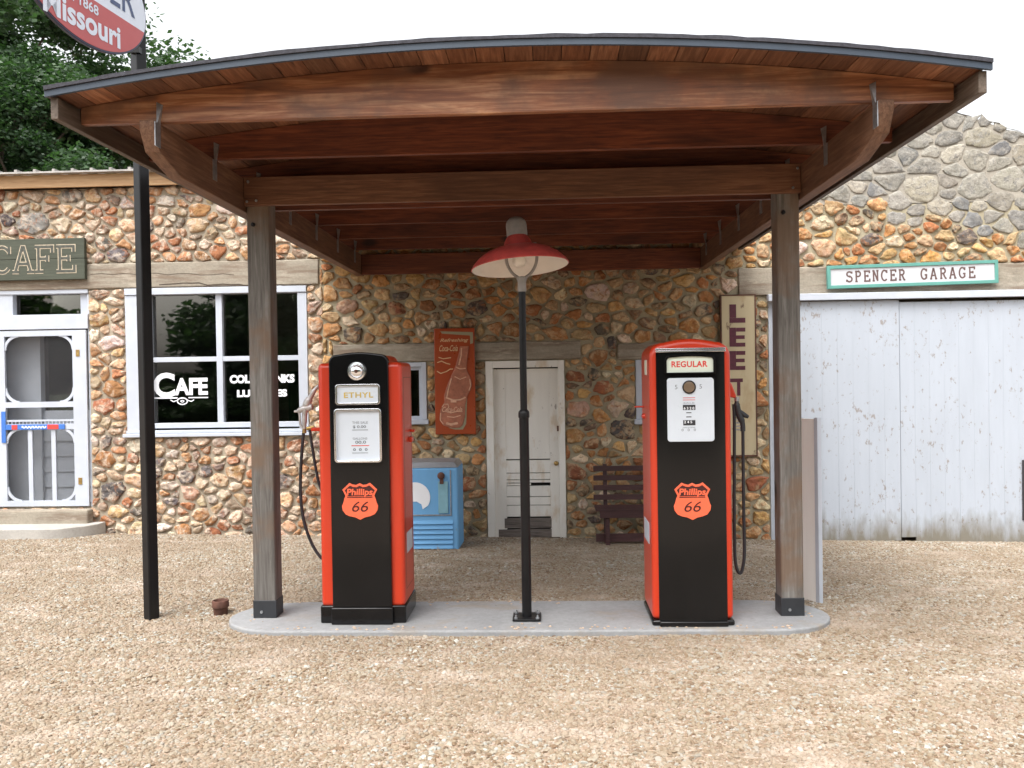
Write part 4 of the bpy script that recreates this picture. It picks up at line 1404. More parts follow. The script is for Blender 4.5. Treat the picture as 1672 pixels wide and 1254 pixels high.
# nozzle on the left side
yn = 5.56
Q = lambda u, v, y=yn: P(u, v, y)
nz = MB()
nz.tube(curve_pts([Q(497, 690), Q(498, 672), Q(500, 662), Q(506, 650), Q(514, 636), Q(520, 630)], 6), [.018] * 6 + [.022] * 6 + [.026] * 6 + [.017] * 6 + [.011] * 7, 12)
nz.tube([Q(486, 671), Q(494, 668), Q(510, 664)], [.013, .024, .022], 12)
nz.tube(curve_pts([Q(480.5, 672), Q(486, 672), Q(489, 676), Q(490, 690), Q(493, 700)], 5), .008, 8)
nz.tube([Q(497, 690), Q(497, 703)], [.015, .012], 10)
no = build("nozzle", nz, M['alu'], p1, smooth=60)
build("nozzle_fitting", MB().tube([Q(501, 700), Q(513, 697)], .012, 10).tube([Q(497, 700), Q(497, 707)], .014, 10), M['brass'], no, smooth=50)
build("nozzle_hook", MB().box(Q(509, 700).x, cx - hw + .01, yn - .02, yn + .02, Q(510, 704).z, Q(510, 698).z), M['red'], p1, bevel=.003)
nozzle_tube(p1, "hose", [Q(496, 704), Q(493.5, 730), Q(491, 770), Q(491, 810), Q(496, 850), Q(508, 885), Q(522, 908), Q(534, 916)], .0105, M['rubber'])
nozzle_tube(p1, "hose_return", [Q(506, 702), Q(509, 725), Q(514, 755), Q(521, 790), Q(530, 810)], .0095, M['rubber'])

# ---- REGULAR pump
Y0 = 5.28
xa = X_(1063, 800, Y0); xb = X_(1196, 800, Y0)
cx = (xa + xb) / 2; hw = (xb - xa) / 2
p2 = thing("gas_pump", (cx, Y0 + .22, ISL), "red and black pump reading REGULAR under a domed red top", "gas pump", "vintage fuel pumps on the island")
ztop = Z_(1120, 553, Y0)
body = hood(cx - hw, cx + hw, ISL + .035, ztop, .085, .022, 10)
build("body", MB().prism(body, (0, Y0, 0), FX, FZ, (0, 1, 0), .46), M['red'], p2, bevel=.032, seg=6)
px0, px1 = X_(1074, 800, Y0 - .012), X_(1186, 800, Y0 - .012)
zpt = Z_(1128, 575, Y0)
fp = MB()
n = 12
vs = []
for j, z in enumerate((ISL + .03, zpt)):
    for i in range(n + 1):
        t = i / n; x = px0 + (px1 - px0) * t
        vs.append((x, Y0 - .006 - .022 * math.sin(math.pi * t) ** .6, z))
    for i in range(n + 1):
        t = 1 - i / n; vs.append((px0 + (px1 - px0) * t, Y0 + .03, z))
m2 = 2 * (n + 1)
fp.add(vs, [tuple(range(m2 - 1, -1, -1)), tuple(range(m2, 2 * m2))] + [(i, (i + 1) % m2, m2 + (i + 1) % m2, m2 + i) for i in range(m2)])
build("front_panel", fp, M['pblack'], p2, smooth=40)
build("chrome_trim", MB().box(px0 - .004, px1 + .004, Y0 - .034, Y0 + .01, zpt, zpt + .012).box(px0 - .004, px1 + .004, Y0 - .028, Y0 + .01, zpt + .014, zpt + .026), M['chrome'], p2, bevel=.003)
build("plinth", MB().box(cx - hw - .004, cx + hw + .004, Y0 - .010, Y0 + .47, ISL, ISL + .035), M['pblack'], p2, bevel=.012, seg=3)
build("plinth_front", MB().box(px0 + .0, px1 - .0, Y0 - .036, Y0 - .008, ISL, ISL + .033), M['pblack'], p2, bevel=.008, seg=3)
yp = Y0 - .030
a, b, c, d = R_(1088, 582, 1164, 608, yp)
nw = build("name_window", MB().ring([(p[0], p[1]) for p in hood(a - .012, b + .012, c - .008, d + .014, .03, .008)], [(p[0], p[1]) for p in hood(a, b, c, d, .022, .006)], (0, yp + .01, 0), FX, FZ, FN, .028), M['pblack'], p2, bevel=.002)
build("face", MB().prism(hood(a, b, c, d, .022, .006), (0, yp + .004, 0), FX, FZ, FN, .010), M['cream_e'], nw)
m_ = text_mb(MB(), "REGULAR", (X_(1125.5, 595, yp), yp - .006, Z_(1125.5, 594.5, yp)), FX, FZ, FN, 58 * yp / F, 10 * yp / F, bold=.03, ext=.001, space=1.1)
build("name_lettering", m_, M['redink'], nw, recalc=False)
a, b, c, d = R_(1089.5, 617, 1166, 721, yp)
dp = build("dial_panel", MB().prism(rrect(a, b, c, d, .018), (0, yp + .006, 0), FX, FZ, FN, .010), M['white_e'], p2, bevel=.002)
yq = yp - .004
kx, kz = X_(1125, 632, yq), Z_(1125, 632, yq)
build("round_gauge", MB().lathe([(.040, 0), (.041, .006), (.036, .009), (.033, .006)], (kx, yq, kz), 'Y', 32), M['black_metal'], dp, smooth=40)
build("gauge_glass", MB().lathe([(.034, .006), (.02, .009), (0, .010)], (kx, yq, kz), 'Y', 24), plain("amber_gauge", (.17, .12, .08), .15), dp, smooth=60)
for (u0, v0, u1, v1) in ((1115, 661, 1135.5, 669.5), (1115.5, 686, 1135.5, 694.5), (1120.5, 673.2, 1129, 674.6), (1120.5, 680, 1129, 681.4)):
    a, b, c, d = R_(u0, v0, u1, v1, yq)
    build("counter_window" if v1 - v0 > 3 else "dial_rule", MB().add([Vector((x, yq - .0008, z)) for x, z in ((a, c), (b, c), (b, d), (a, d))], [(0, 1, 2, 3)]), M['ink'], dp, recalc=False)
pw(dp, "6 3 2 0", 1125, 666.5, 17, 4.2, yq, .0016, .02, 'win_white', "counter_digits")
pw(dp, "2 4 5", 1123.5, 689, 13, 4.2, yq, .0016, .02, 'win_white', "counter_digits")
for t_, u_, v_, w1, h1_ in (("5", 1104, 632, 4, 7), ("5", 1144, 631, 4, 7), ("0   0   0", 1124.5, 702, 23, 4), ("SALE", 1125, 658, 18, 2), ("GALLONS", 1125, 698, 20, 2)):
    pw(dp, t_, u_, v_, w1, h1_, yq, .001)
for v in (649, 652.5):
    a, b, c, d = R_(1115, v, 1135, v + 1, yq)
    build("dial_red_line", MB().add([Vector((x, yq - .0008, z)) for x, z in ((a, c), (b, c), (b, d), (a, d))], [(0, 1, 2, 3)]), M['redink'], dp, recalc=False)
shield(p2, X_(1130.5, 818, yp), Z_(1130.5, 818, yp), yp + .004, 60 * yp / F)
xl = cx - hw
build("side_plate", MB().box(xl - .003, xl, Y0 + .14, Y0 + .24, Z_(1052, 612, 5.45), Z_(1052, 588, 5.45)), M['cream_e'], p2)
build("side_decal", MB().box(xl - .002, xl, Y0 + .12, Y0 + .38, Z_(1052, 886, 5.45), Z_(1052, 852, 5.45)), M['trim'], p2)
build("side_knob", MB().tube([(xl, Y0 + .32, Z_(1050, 664, 5.6)), (xl - .06, Y0 + .32, Z_(1050, 664, 5.6))], .006, 8).lathe([(0, .02), (.015, .015), (.018, 0)], (xl, Y0 + .30, Z_(1050, 679, 5.6)), (Vector((0, 1, 0)), Vector((0, 0, 1)), Vector((-1, 0, 0))), 12), M['red'], p2, smooth=50)
# holder, nozzle and hose on the right side
yn = 5.50
xr = cx + hw
hz = MB().prism([(0, 0), (.075, -.02), (.078, .0), (.05, .075), (.0, .11)], (xr - .01, yn - .05, Q(1204, 645, yn).z), FX, FZ, (0, 1, 0), .10)
build("nozzle_holder", hz, M['red'], p2, bevel=.010, seg=3)
nz = MB()
nz.tube(curve_pts([Q(1203, 649, yn), Q(1203, 660, yn), Q(1206, 676, yn), Q(1212, 690, yn), Q(1213, 704, yn)], 5), [.013] * 5 + [.02] * 5 + [.021] * 5 + [.016] * 6, 12)
nz.tube([Q(1208, 672, yn), Q(1216, 678, yn), Q(1222, 681, yn)], [.014, .016, .010], 10)
build("nozzle", nz, M['boot'], p2, smooth=60)
sp = MB()
sp.tube([Q(1203, 648, yn), Q(1203, 655, yn)], .016, 12)
for k in range(7):
    v = 668 + k * 5.6
    sp.tube([Q(1201, v, yn), Q(1209, v, yn)], .005, 6)
build("nozzle_guard", sp, M['galv'], p2)
nozzle_tube(p2, "hose", [Q(1213, 700, yn), Q(1213.5, 760, yn), Q(1214.5, 840, yn), Q(1215.5, 900, yn), Q(1213, 926, yn), Q(1208.5, 936, yn), Q(1203, 928, yn), Q(1200, 905, yn),
                         Q(1199, 840, yn), Q(1199, 760, yn), Q(1199, 690, yn), Q(1198, 660, yn)], .0105, M['rubber'])

# ================================================================== SIGN POLE + ROUND SIGN
SYP = 5.60
bx, bz = X_(248, 1018, SYP), GN
tx = X_(231, 300, SYP); tzz = Z_(231, 300, SYP)
top = Vector((bx + (tx - bx) * (5.2 - bz) / (tzz - bz), SYP, 5.2))
pole = thing("sign_post", (bx, SYP, bz), "tall glossy black square post in the gravel before the cafe window", "post")
ang = math.radians(-32)
pts = MB()
rad_ = .040
vs = []
for q in (Vector((bx, SYP, bz - .1)), top):
    for k in range(4):
        a_ = ang + math.pi / 4 + k * math.pi / 2
        vs.append(q + Vector((math.cos(a_), math.sin(a_), 0)) * rad_ * 1.3)
pts.add(vs, [(3, 2, 1, 0), (4, 5, 6, 7)] + [(k, (k + 1) % 4, 4 + (k + 1) % 4, 4 + k) for k in range(4)])
build("pole", pts, M['black_metal'], pole, bevel=.008, seg=4)

# oval sign turned almost edge-on, hung on the post
AZ = math.radians(8)
SD = Vector((math.sin(AZ), math.cos(AZ), 0))       # reading direction on the face, running away from the camera
SN = Vector((SD.y, -SD.x, 0))                      # face normal (towards the yard)
cen = Vector((-2.625, 5.50, 0)) + SD * -.518 + Vector((0, 0, 4.006))
EA, EB = .606, .380
sg = thing("oval_sign", tuple(cen - Vector((0, 0, EB))), "oval white over red town sign reading Missouri, high on the black post", "sign")


def oval(k, lo=0, hi=360, n=64):
    a, b = EA - k, EB - k
    return [(a * math.cos(math.radians(lo + (hi - lo) * i / n)), b * math.sin(math.radians(lo + (hi - lo) * i / n))) for i in range(n + (0 if hi - lo == 360 else 1))]


build("rim", MB().prism(oval(0), cen - SN * .018, SD, FZ, SN, .023), M['navy'], sg, bevel=.004)
zcut = -.087
a0 = math.degrees(math.asin(zcut / (EB - .014)))
fO = cen + SN * .006
build("lower_band", MB().prism(oval(.014, 180 - a0, 360 + a0), fO, SD, FZ, SN, .002), M['disc_red'], sg)
build("upper_face", MB().prism(oval(.014, a0, 180 - a0), fO, SD, FZ, SN, .002), M['disc_white'], sg)
m_ = text_mb(MB(), "SPENCER", fO + FZ * .058, SD, FZ, SN, .955, .193, bold=.01, ext=.004)
build("sign_name", m_, M['navy2'], sg, recalc=False)
m_ = text_mb(MB(), "Missouri", fO - FZ * .240 - SD * .02, (SD + FZ * .05), FZ, SN, .68, .14, bold=.03, ext=.004)
build("sign_lettering", m_, M['disc_white'], sg, recalc=False)
m_ = text_mb(MB(), "Est. 1868", fO - FZ * .140 - SD * .06, SD, FZ, SN, .345, .06, bold=.02, ext=.004)
build("year_lettering", m_, M['disc_white'], sg, recalc=False)
for dz in (-.2, .2):
    build("bracket", MB().box(-2.70, -2.638, 5.54, 5.60, cen.z + dz - .02, cen.z + dz + .02), M['black_metal'], sg)

# ================================================================== SIGNS ON WALLS
# cafe board
a, b, c, d = R_(-70, 391, 140, 458, WY - .06)
cs = thing("cafe_sign", ((a + b) / 2, WY - .05, c), "dark green wooden board with carved CAFE letters above the screen door", "sign")
y0 = WY - .085
zmid = (c + d) / 2
build("board", MB().box(a, b, y0, WY - .035, c, zmid - .0015).box(a, b, y0, WY - .035, zmid + .0015, d), M['green_sign'], cs, bevel=.004)
lw = (X_(128, 424, y0) - X_(92, 424, y0))
hh = Z_(60, 402, y0) - Z_(60, 445, y0)
zz = Z_(60, 445, y0)
O = (0, y0, 0)
xs_ = X_(-14, 424, y0)
lt = slab_text(MB(), "CAFE", xs_, zz, lw * .93, hh, lw * .04, .046, O, FN, .001)
build("letter_edge", lt, M['rout'], cs, recalc=False)
lt = slab_text(MB(), "CAFE", xs_, zz, lw * .93, hh, lw * .04, .028, O, FN, .003)
build("letter_face", lt, M['rout_dark'], cs, recalc=False)

# garage sign (slightly out of level)
pA, pB = P(1351, 453, WY - .09), P(1630, 443, WY - .09)
U = (pB - pA).normalized(); Vv = Vector((-U.z, 0, U.x))
gl_ = (pB - pA).length; gh = 37 * (WY - .09) / F
gs = thing("garage_sign", tuple((pA + pB) / 2 - Vv * gh / 2), "long white sign with teal border reading SPENCER GARAGE above the white doors", "sign")
mid = (pA + pB) / 2
build("board", MB().prism([(-gl_ / 2 + .005, -gh / 2 + .005), (gl_ / 2 - .005, -gh / 2 + .005), (gl_ / 2 - .005, gh / 2 - .005), (-gl_ / 2 + .005, gh / 2 - .005)], mid + Vector((0, .035, 0)), U, Vv, FN, .028), M['sign_white'], gs)
fw = .034
q = lambda x0, x1, z0, z1: [(x0, z0), (x1, z0), (x1, z1), (x0, z1)]
build("border", MB().ring(q(-gl_ / 2, gl_ / 2, -gh / 2, gh / 2), q(-gl_ / 2 + fw, gl_ / 2 - fw, -gh / 2 + fw, gh / 2 - fw), mid + Vector((0, .037, 0)), U, Vv, FN, .042), M['teal'], gs, bevel=.003)
k = (WY - .09) / F
m_ = MB()
cw = 10.4 * k
slab_text(m_, "SPENCER", -104.5 * k, -8.5 * k, cw, 17 * k, 3.4 * k, .0165, mid + Vector((0, .006, 0)), FN, .0, U=U, V=Vv)
slab_text(m_, "GARAGE", 13 * k, -8.5 * k, cw * 1.03, 17 * k, 4.3 * k, .0165, mid + Vector((0, .006, 0)), FN, .0, U=U, V=Vv)
build("lettering", m_, M['sign_letter'], gs, recalc=False)

# tall letter board
a, b, c, d = R_(1177, 481, 1235, 745, WY - .06)
ts = thing("tall_letter_sign", ((a + b) / 2, WY - .05, c), "tall narrow cream board with maroon letters L E E T beside the garage doors", "sign")
build("board", MB().box(a + .006, b - .006, WY - .075, WY - .045, c + .006, d - .006), M['cream_rust'], ts)
build("rusty_rim", MB().ring([(a, c), (b, c), (b, d), (a, d)], [(a + .014, c + .014), (b - .014, c + .014), (b - .014, d - .014), (a + .014, d - .014)], (0, WY - .04, 0), FX, FZ, FN, .04), M['rust'], ts)
m_ = MB()
yb = WY - .077


def blk(u0, v0, u1, v1):
    a, b, c, d = R_(u0, v0, u1, v1, yb)
    m_.add([Vector((x, yb, z)) for x, z in ((a, c), (b, c), (b, d), (a, d))], [(0, 1, 2, 3)])


blk(1191, 497, 1202, 519); blk(1191, 519, 1217, 527)
for v in (535, 573):
    blk(1191, v, 1202, v + 31)
    blk(1202, v, 1217, v + 6.5); blk(1202, v + 12.5, 1216, v + 18.5); blk(1202, v + 24.5, 1217, v + 31)
blk(1190, 618, 1213, 624); blk(1203.5, 624, 1209, 646)
build("letters", m_, M['maroon'], ts, recalc=False)

# bottle sign (hung askew)
pa, pb2, pc_ = P(709, 535, WY - .05), P(775, 537, WY - .05), P(712, 709, WY - .05)
a, b, c, d = R_(710, 536, 776, 709, WY - .06)
bs_ = thing("bottle_sign", ((a + b) / 2, WY - .05, c), "rust red embossed soda sign with a tilted bottle hanging left of the old door", "sign")
yb = WY - .075
build("panel", MB().box(a, b, yb, WY - .045, c, d), M['rustred'], bs_, bevel=.006, seg=3)
wv, hv = b - a, d - c
qx = lambda t: a + wv * (t - 65) / 420.0
qz = lambda t: d - hv * (t - 70) / 1120.0
T_ = lambda pts: [(qx(x), qz(z)) for x, z in pts]


def flat(m_, pts, e):
    p = T_(pts)
    A = sum(p[i - 1][0] * p[i][1] - p[i][0] * p[i - 1][1] for i in range(len(p)))
    if A < 0: p.reverse()
    return m_.prism(p, (0, yb, 0), FX, FZ, FN, e)


m_ = flat(MB(), [(130, 100), (470, 115), (470, 230), (440, 240), (440, 150), (150, 125)], .003)
flat(m_, [(370, 820), (400, 800), (385, 1080), (350, 1140), (270, 1140), (200, 1120), (340, 1100), (365, 1000)], .003)
build("sign_shadow", m_, M['olive'], bs_, recalc=True)
bot = [(335, 262), (428, 262), (420, 300), (412, 360), (400, 470), (402, 520), (440, 600), (452, 660), (438, 720), (405, 780), (380, 880), (375, 1000), (350, 1090), (320, 1120), (250, 1125),
       (150, 1095), (108, 1030), (120, 930), (165, 850), (160, 780), (200, 660), (255, 540), (290, 460), (318, 350)]
bo = build("bottle", flat(MB(), bot, .010), M['bottle1'], bs_, bevel=.004, seg=3)
m_ = MB()
O = (0, yb, 0)
for i, (pts, wd) in enumerate((([(350, 280), (345, 360), (320, 460)], .014), ([(290, 480), (330, 500), (390, 495)], .012), ([(275, 580), (330, 610), (395, 585)], .010), ([(240, 600), (205, 720), (190, 800)], .012),
                 ([(430, 610), (440, 680), (420, 730)], .012), ([(180, 800), (260, 830), (330, 825), (385, 800)], .016), ([(230, 840), (290, 840)], .026),
                 ([(140, 900), (160, 870), (200, 870), (210, 900), (180, 940), (145, 950)], .010), ([(190, 950), (230, 960), (300, 945), (350, 950)], .014),
                 ([(190, 1000), (260, 1010), (330, 990)], .010), ([(180, 1070), (230, 1085), (300, 1070)], .024), ([(125, 960), (120, 1040), (150, 1080)], .010))):
    stroke(m_, T_(pts), wd, O, FX, FZ, FN, .0125 + .0002 * i)
build("bottle_highlight", m_, M['bottle2'], bo, recalc=False)
m_ = MB()
text_mb(m_, "Refreshing", (qx(275), yb, qz(200)), FX, (FZ + FX * .0), FN, wv * .70, .046, bold=.02, shear=.35, ext=.002)
text_mb(m_, "Coca-Cola", (qx(215), yb, qz(280)), FX, FZ, FN, wv * .46, .065, bold=.015, shear=.4, ext=.003)
for i, pts in enumerate(([(110, 375), (160, 390), (240, 380)], [(95, 430), (140, 415), (190, 440), (230, 450)], [(90, 520), (130, 545), (190, 525), (230, 500), (260, 500)])):
    stroke(m_, T_(pts), .010, O, FX, FZ, FN, .002 + .0003 * i)
build("sign_script", m_, M['screen_txt'], bs_, recalc=False)
m_ = text_mb(MB(), "Coca-Cola", (qx(245), yb, qz(925)), FX, FZ, FN, wv * .50, .055, bold=.02, shear=.35, ext=.0155)
build("bottle_script", m_, M['bottle2'], bo, recalc=False)

# ================================================================== COOLER
yc = 8.22
a, b, c, d = R_(600, 757, 745, 894, yc); c = gz(yc) - .01
ck = thing("drink_cooler", ((a + b) / 2, yc + .25, c), "worn blue metal drink cooler with bottle opener behind the ETHYL pump", "cooler")
zc_ = lambda v: Z_(710, v, yc)
xc_ = lambda u: X_(u, 830, yc)
build("cabinet", MB().box(a, b + .02, yc, yc + .50, c, zc_(764)), M['blue_cooler'], ck, bevel=.02, seg=4)
lidm = MB().add([(a, yc + .002, zc_(764) + .001), (b + .02, yc + .002, zc_(764) + .001), (b + .02, yc + .50, zc_(764) + .001), (a, yc + .50, zc_(764) + .001),
                 (a + .01, yc + .05, zc_(757) + .01), (b - .02, yc + .05, zc_(757) + .01), (b - .02, yc + .47, zc_(757) + .01), (a + .01, yc + .47, zc_(757) + .01)],
                [(3, 2, 1, 0), (4, 5, 6, 7), (0, 1, 5, 4), (1, 2, 6, 5), (2, 3, 7, 6), (3, 0, 4, 7)])
build("lid", lidm, M['lid_metal'], ck, bevel=.004)
build("front_trim", MB().box(a + .03, xc_(737), yc - .008, yc - .001, zc_(842), zc_(840)).box(xc_(735.5), xc_(737), yc - .008, yc - .001, zc_(840), zc_(768)), M['galv'], ck)
lv = MB()
for k in range(6):
    z0_, z1_ = zc_(849 + 8 * k + 6.3), zc_(849 + 8 * k - .6)
    lv.add([(a + .03, yc - .018, z0_), (xc_(739), yc - .018, z0_), (xc_(739), yc + .004, z1_), (a + .03, yc + .004, z1_), (a + .03, yc + .004, z0_), (xc_(739), yc + .004, z0_)],
           [(0, 1, 2, 3), (0, 4, 5, 1), (0, 3, 4), (1, 5, 2)])
build("louvres", lv, M['blue_cooler'], ck)
op = build("opener_plate", MB().box(xc_(716), xc_(732), yc - .012, yc - .001, zc_(838), zc_(786)), M['pale_blue'], ck, bevel=.003)
build("bottle_opener", MB().lathe([(0, .035), (.022, .03), (.034, .012), (.036, 0)], (xc_(721), yc - .006, zc_(777)), 'Y', 20).box(xc_(719), xc_(725), yc - .02, yc - .012, zc_(790), zc_(782)), M['rust'], ck, smooth=40)
dcx, dcz = xc_(678), zc_(812)
r_ = 25 * yc / F
pl_ = [(dcx + r_ * math.cos(math.radians(t)), dcz + r_ * math.sin(math.radians(t))) for t in range(-32, 213, 7)] + \
      [(dcx - r_ * .55, dcz - r_ * .28), (dcx + r_ * .1, dcz - r_ * .26), (dcx + r_ * .42, dcz - r_ * .45), (dcx + r_ * .5, dcz - r_ * .78)]
build("white_disc", MB().prism(pl_, (0, yc - .001, 0), FX, FZ, FN, .004), M['win_white'], ck)

# ================================================================== BENCH
yb0 = 8.55
zB = lambda v, y=yb0: Z_(1010, v, y)
xB = lambda u, y=yb0: X_(u, 830, y)
bn = thing("garden_bench", (xB(1080), yb0 + .1, gz(yb0)), "dark maroon slatted bench against the stone wall behind the REGULAR pump", "bench")
bx0, bx1 = xB(969), xB(1186)
for i, v in enumerate((765, 780.5, 796.5, 812)):
    y = yb0 + .30 - .02 * i
    build("back_slat", MB().box(X_(969, 790, y), X_(1186, 790, y), y, y + .022, Z_(1010, v + 4, y), Z_(1010, v - 4.5, y)), M['bench'], bn, bevel=.003)
for i in range(4):
    y = yb0 - .04 + i * .075
    build("seat_slat", MB().box(bx0 + .02, bx1 - .02, y, y + .062, zB(830) - .022, zB(830)), M['bench'], bn, bevel=.003)
build("seat_apron", MB().box(bx0 + .06, bx1 - .06, yb0 - .035, yb0 - .01, zB(845), zB(832) - .004), M['bench'], bn, bevel=.003)
for u in (992, 1164):
    x = xB(u)
    build("leg", MB().box(x - .02, x + .02, yb0 - .008, yb0 + .03, gz(yb0) - .02, zB(830) - .023), M['bench'], bn, bevel=.003)
    build("leg", MB().bar((x, yb0 + .27, gz(yb0) - .02), (x, yb0 + .345, zB(763)), .04, .04), M['bench'], bn, bevel=.003)
    build("foot_rail", MB().box(x - .022, x + .022, yb0 - .04, yb0 + .30, gz(yb0), gz(yb0) + .035), M['bench'], bn)
build("stretcher", MB().box(xB(973), xB(1184), yb0 + .04, yb0 + .075, zB(886), zB(873)), M['bench'], bn, bevel=.003)

# ================================================================== WHITE BOARD, RUSTY CAN
wb = thing("white_board", (1.88, 6.2, .02), "white painted panel standing edge-on behind the right canopy post", "board")
xw = (X_(1340, 990, 5.87) + X_(1338, 690, 5.87)) / 2
zt_ = Z_(1339, 682, 5.87)
wd_ = Vector((-.50, .87, 0)).normalized(); wn_ = Vector((-wd_.y, wd_.x, 0))
w0 = Vector((xw, 5.88, 0))
build("panel", MB().prism([(.02, gz(5.9) - .01), (.19, gz(6.0) - .02), (.19, zt_ - .01), (.02, zt_ - .01)], w0, wd_, FZ, wn_, .016), M['board_white'], wb)
build("frame", MB().prism([(-.012, gz(5.9) - .02), (.02, gz(5.9) - .02), (.02, zt_), (-.012, zt_)], w0 - wn_ * .012, wd_, FZ, wn_, .036), M['trim'], wb, bevel=.003)

can_c = (X_(360, 985, 5.70), 5.70)
h_ = Z_(360, 982, 5.70) - gz(5.70) + .03
rc = MB().lathe([(.0, .012), (.040, .012), (.043, h_ - .004), (.046, h_), (.053, h_ - .001), (.055, h_ - .004), (.055, h_ - .045), (.050, h_ - .05), (.047, h_ - .055), (.045, .0)], (can_c[0], can_c[1], gz(5.7) - .02), n=28)
tag(build("iron_pipe", rc, M['rust'], smooth=40), "short rusty iron pipe standing open in the gravel left of the island", "pipe")


# ================================================================== TREES
def make_tree(loc, height, crown_r, trunk_r, seed, nblob, nleaf, leaf, label, group, crown_z0=.25, dens=1.0):
    R = np.random.default_rng(seed)
    root = thing("broadleaf_tree", loc, label, "tree", group)
    L = Vector(loc)
    tr = MB()
    pts = [L + Vector((0, 0, -.2))]
    for k in range(1, 7):
        pts.append(L + Vector((R.normal() * .12 * k, R.normal() * .12 * k, height * .8 * k / 6)))
    tr.tube(pts, [trunk_r * (1.1 - .95 * k / 6) for k in range(7)], 10)
    blobs = []
    for i in range(nblob):
        th = R.uniform(0, 2 * math.pi); u = R.uniform(-1, 1)
        rr_ = R.uniform(.35, 1) ** .6
        hz_ = crown_z0 + (1 - crown_z0) * (u * .5 + .5)
        prof = math.sin(math.pi * min(1, max(0.06, (u * .5 + .5) * .86 + .12))) ** .7
        c = Vector((math.cos(th) * crown_r * rr_ * prof, math.sin(th) * crown_r * rr_ * prof, height * hz_ * .95))
        blobs.append((c, R.uniform(.10, .2) * crown_r, R.uniform(.15, .95)))
    for c, r, t in blobs[::3]:
        base = pts[min(5, 1 + int(5 * max(0, (c.z / height - .25))))]
        m_ = (base + (L + c)) / 2 + Vector((0, 0, .3))
        tr.tube([base, m_, L + c], [trunk_r * .3, trunk_r * .16, .02], 6)
    build("trunk", tr, M['bark'], root, smooth=60)
    per = nleaf // nblob
    N = per * nblob
    cen = np.repeat(np.array([b[0][:] for b in blobs]), per, 0)
    rad = np.repeat(np.array([b[1] for b in blobs]), per)[:, None]
    tone = np.repeat(np.array([b[2] for b in blobs]), per)
    d = R.normal(size=(N, 3)); d /= np.linalg.norm(d, axis=1)[:, None]
    pos = cen + d * rad * (R.uniform(0, 1, (N, 1)) ** .45) * np.array([1.25, 1.25, .8]) * R.uniform(.7, 1.3, (N, 1))
    a = R.normal(size=(N, 3)); a /= np.linalg.norm(a, axis=1)[:, None]
    a[:, 2] *= .5
    b = np.cross(a, R.normal(size=(N, 3))); b /= np.linalg.norm(b, axis=1)[:, None]
    s = leaf * R.uniform(.6, 1.4, (N, 1))
    v = np.empty((N, 4, 3))
    v[:, 0] = pos - a * s; v[:, 1] = pos + b * s * .45; v[:, 2] = pos + a * s; v[:, 3] = pos - b * s * .45
    me = bpy.data.meshes.new("crown")
    me.vertices.add(N * 4); me.vertices.foreach_set("co", v.ravel())
    me.loops.add(N * 4); me.loops.foreach_set("vertex_index", np.arange(N * 4, dtype=np.int32))
    me.polygons.add(N); me.polygons.foreach_set("loop_start", np.arange(0, N * 4, 4, dtype=np.int32)); me.polygons.foreach_set("loop_total", np.full(N, 4, dtype=np.int32))
    me.update(calc_edges=True)
    at = me.color_attributes.new("Col", 'FLOAT_COLOR', 'CORNER')
    t = np.clip(tone * .6 + R.uniform(0, .5, N) - .05, 0, 1)
    cc = np.ones((N, 4, 4), dtype=np.float32); cc[:, :, :3] = t[:, None, None]
    at.data.foreach_set("color", cc.ravel())
    me.materials.append(M['leaf'])
    o = bpy.data.objects.new("crown", me); COL.objects.link(o); o.parent = root
    return root


def copy_tree(root, loc, rz, sc_, label, group):
    r = root.copy(); COL.objects.link(r); r.location = loc; r.rotation_euler = (0, 0, rz); r.scale = sc_
    r["label"] = label; r["group"] = group
    for ch in root.children:
        c = ch.copy(); COL.objects.link(c); c.parent = r
    return r


GT = "trees behind the cafe roof"
t1 = make_tree((-14.2, 20.0, GW), 13.5, 5.6, .35, 11, 110, 150000, .085, "tall dark tree rising behind the cafe above the oval sign", GT, crown_z0=.28)
t2 = make_tree((-10.4, 17.0, GW), 8.6, 2.7, .2, 12, 70, 100000, .055, "dense green tree above the cafe roof beside the black post", GT, crown_z0=.42)
copy_tree(t2, (-12.4, 15.6, GW), 1.9, (1.25, 1.25, .88), "low paler bushy tree above the cafe sign and roof edge", GT)
copy_tree(t1, (-19.5, 23, GW), 2.4, (1, 1, 1.0), "big dark tree farthest left behind the cafe", GT)
# trees across the road (seen mirrored in the cafe window)
GB = "trees across the road mirrored in the cafe window"
t3 = make_tree((-8.2, -14.0, GN), 7.6, 5.2, .2, 15, 170, 130000, .19, "wide low tree across the road mirrored in the middle of the cafe window", GB, crown_z0=.0)
copy_tree(t3, (1.5, -15.5, GN), 2.1, (1.1, 1.1, 1.1), "wide low tree across the road mirrored in the glossy pump panels", GB)
copy_tree(t3, (-24.0, -14, GN), 4.4, (1, 1, .9), "wide low tree across the road mirrored in the transom of the cafe door", GB)
copy_tree(t3, (9.5, -17, GN), 5.2, (1.2, 1.2, 1.1), "wide low tree across the road opposite the garage doors", GB)


for lx_, ly_, rz_ in ((-13.2, -11.5, .5), (-9.6, -11.2, 1.9), (-6.2, -11.6, 3.3)):
    sh = copy_tree(t3, (lx_, ly_, GN), rz_, (.52, .45, .24), "low shrub across the road mirrored at the bottom of the cafe window", "shrubs across the road")
    sh.name = "shrub"; sh["category"] = "shrub"


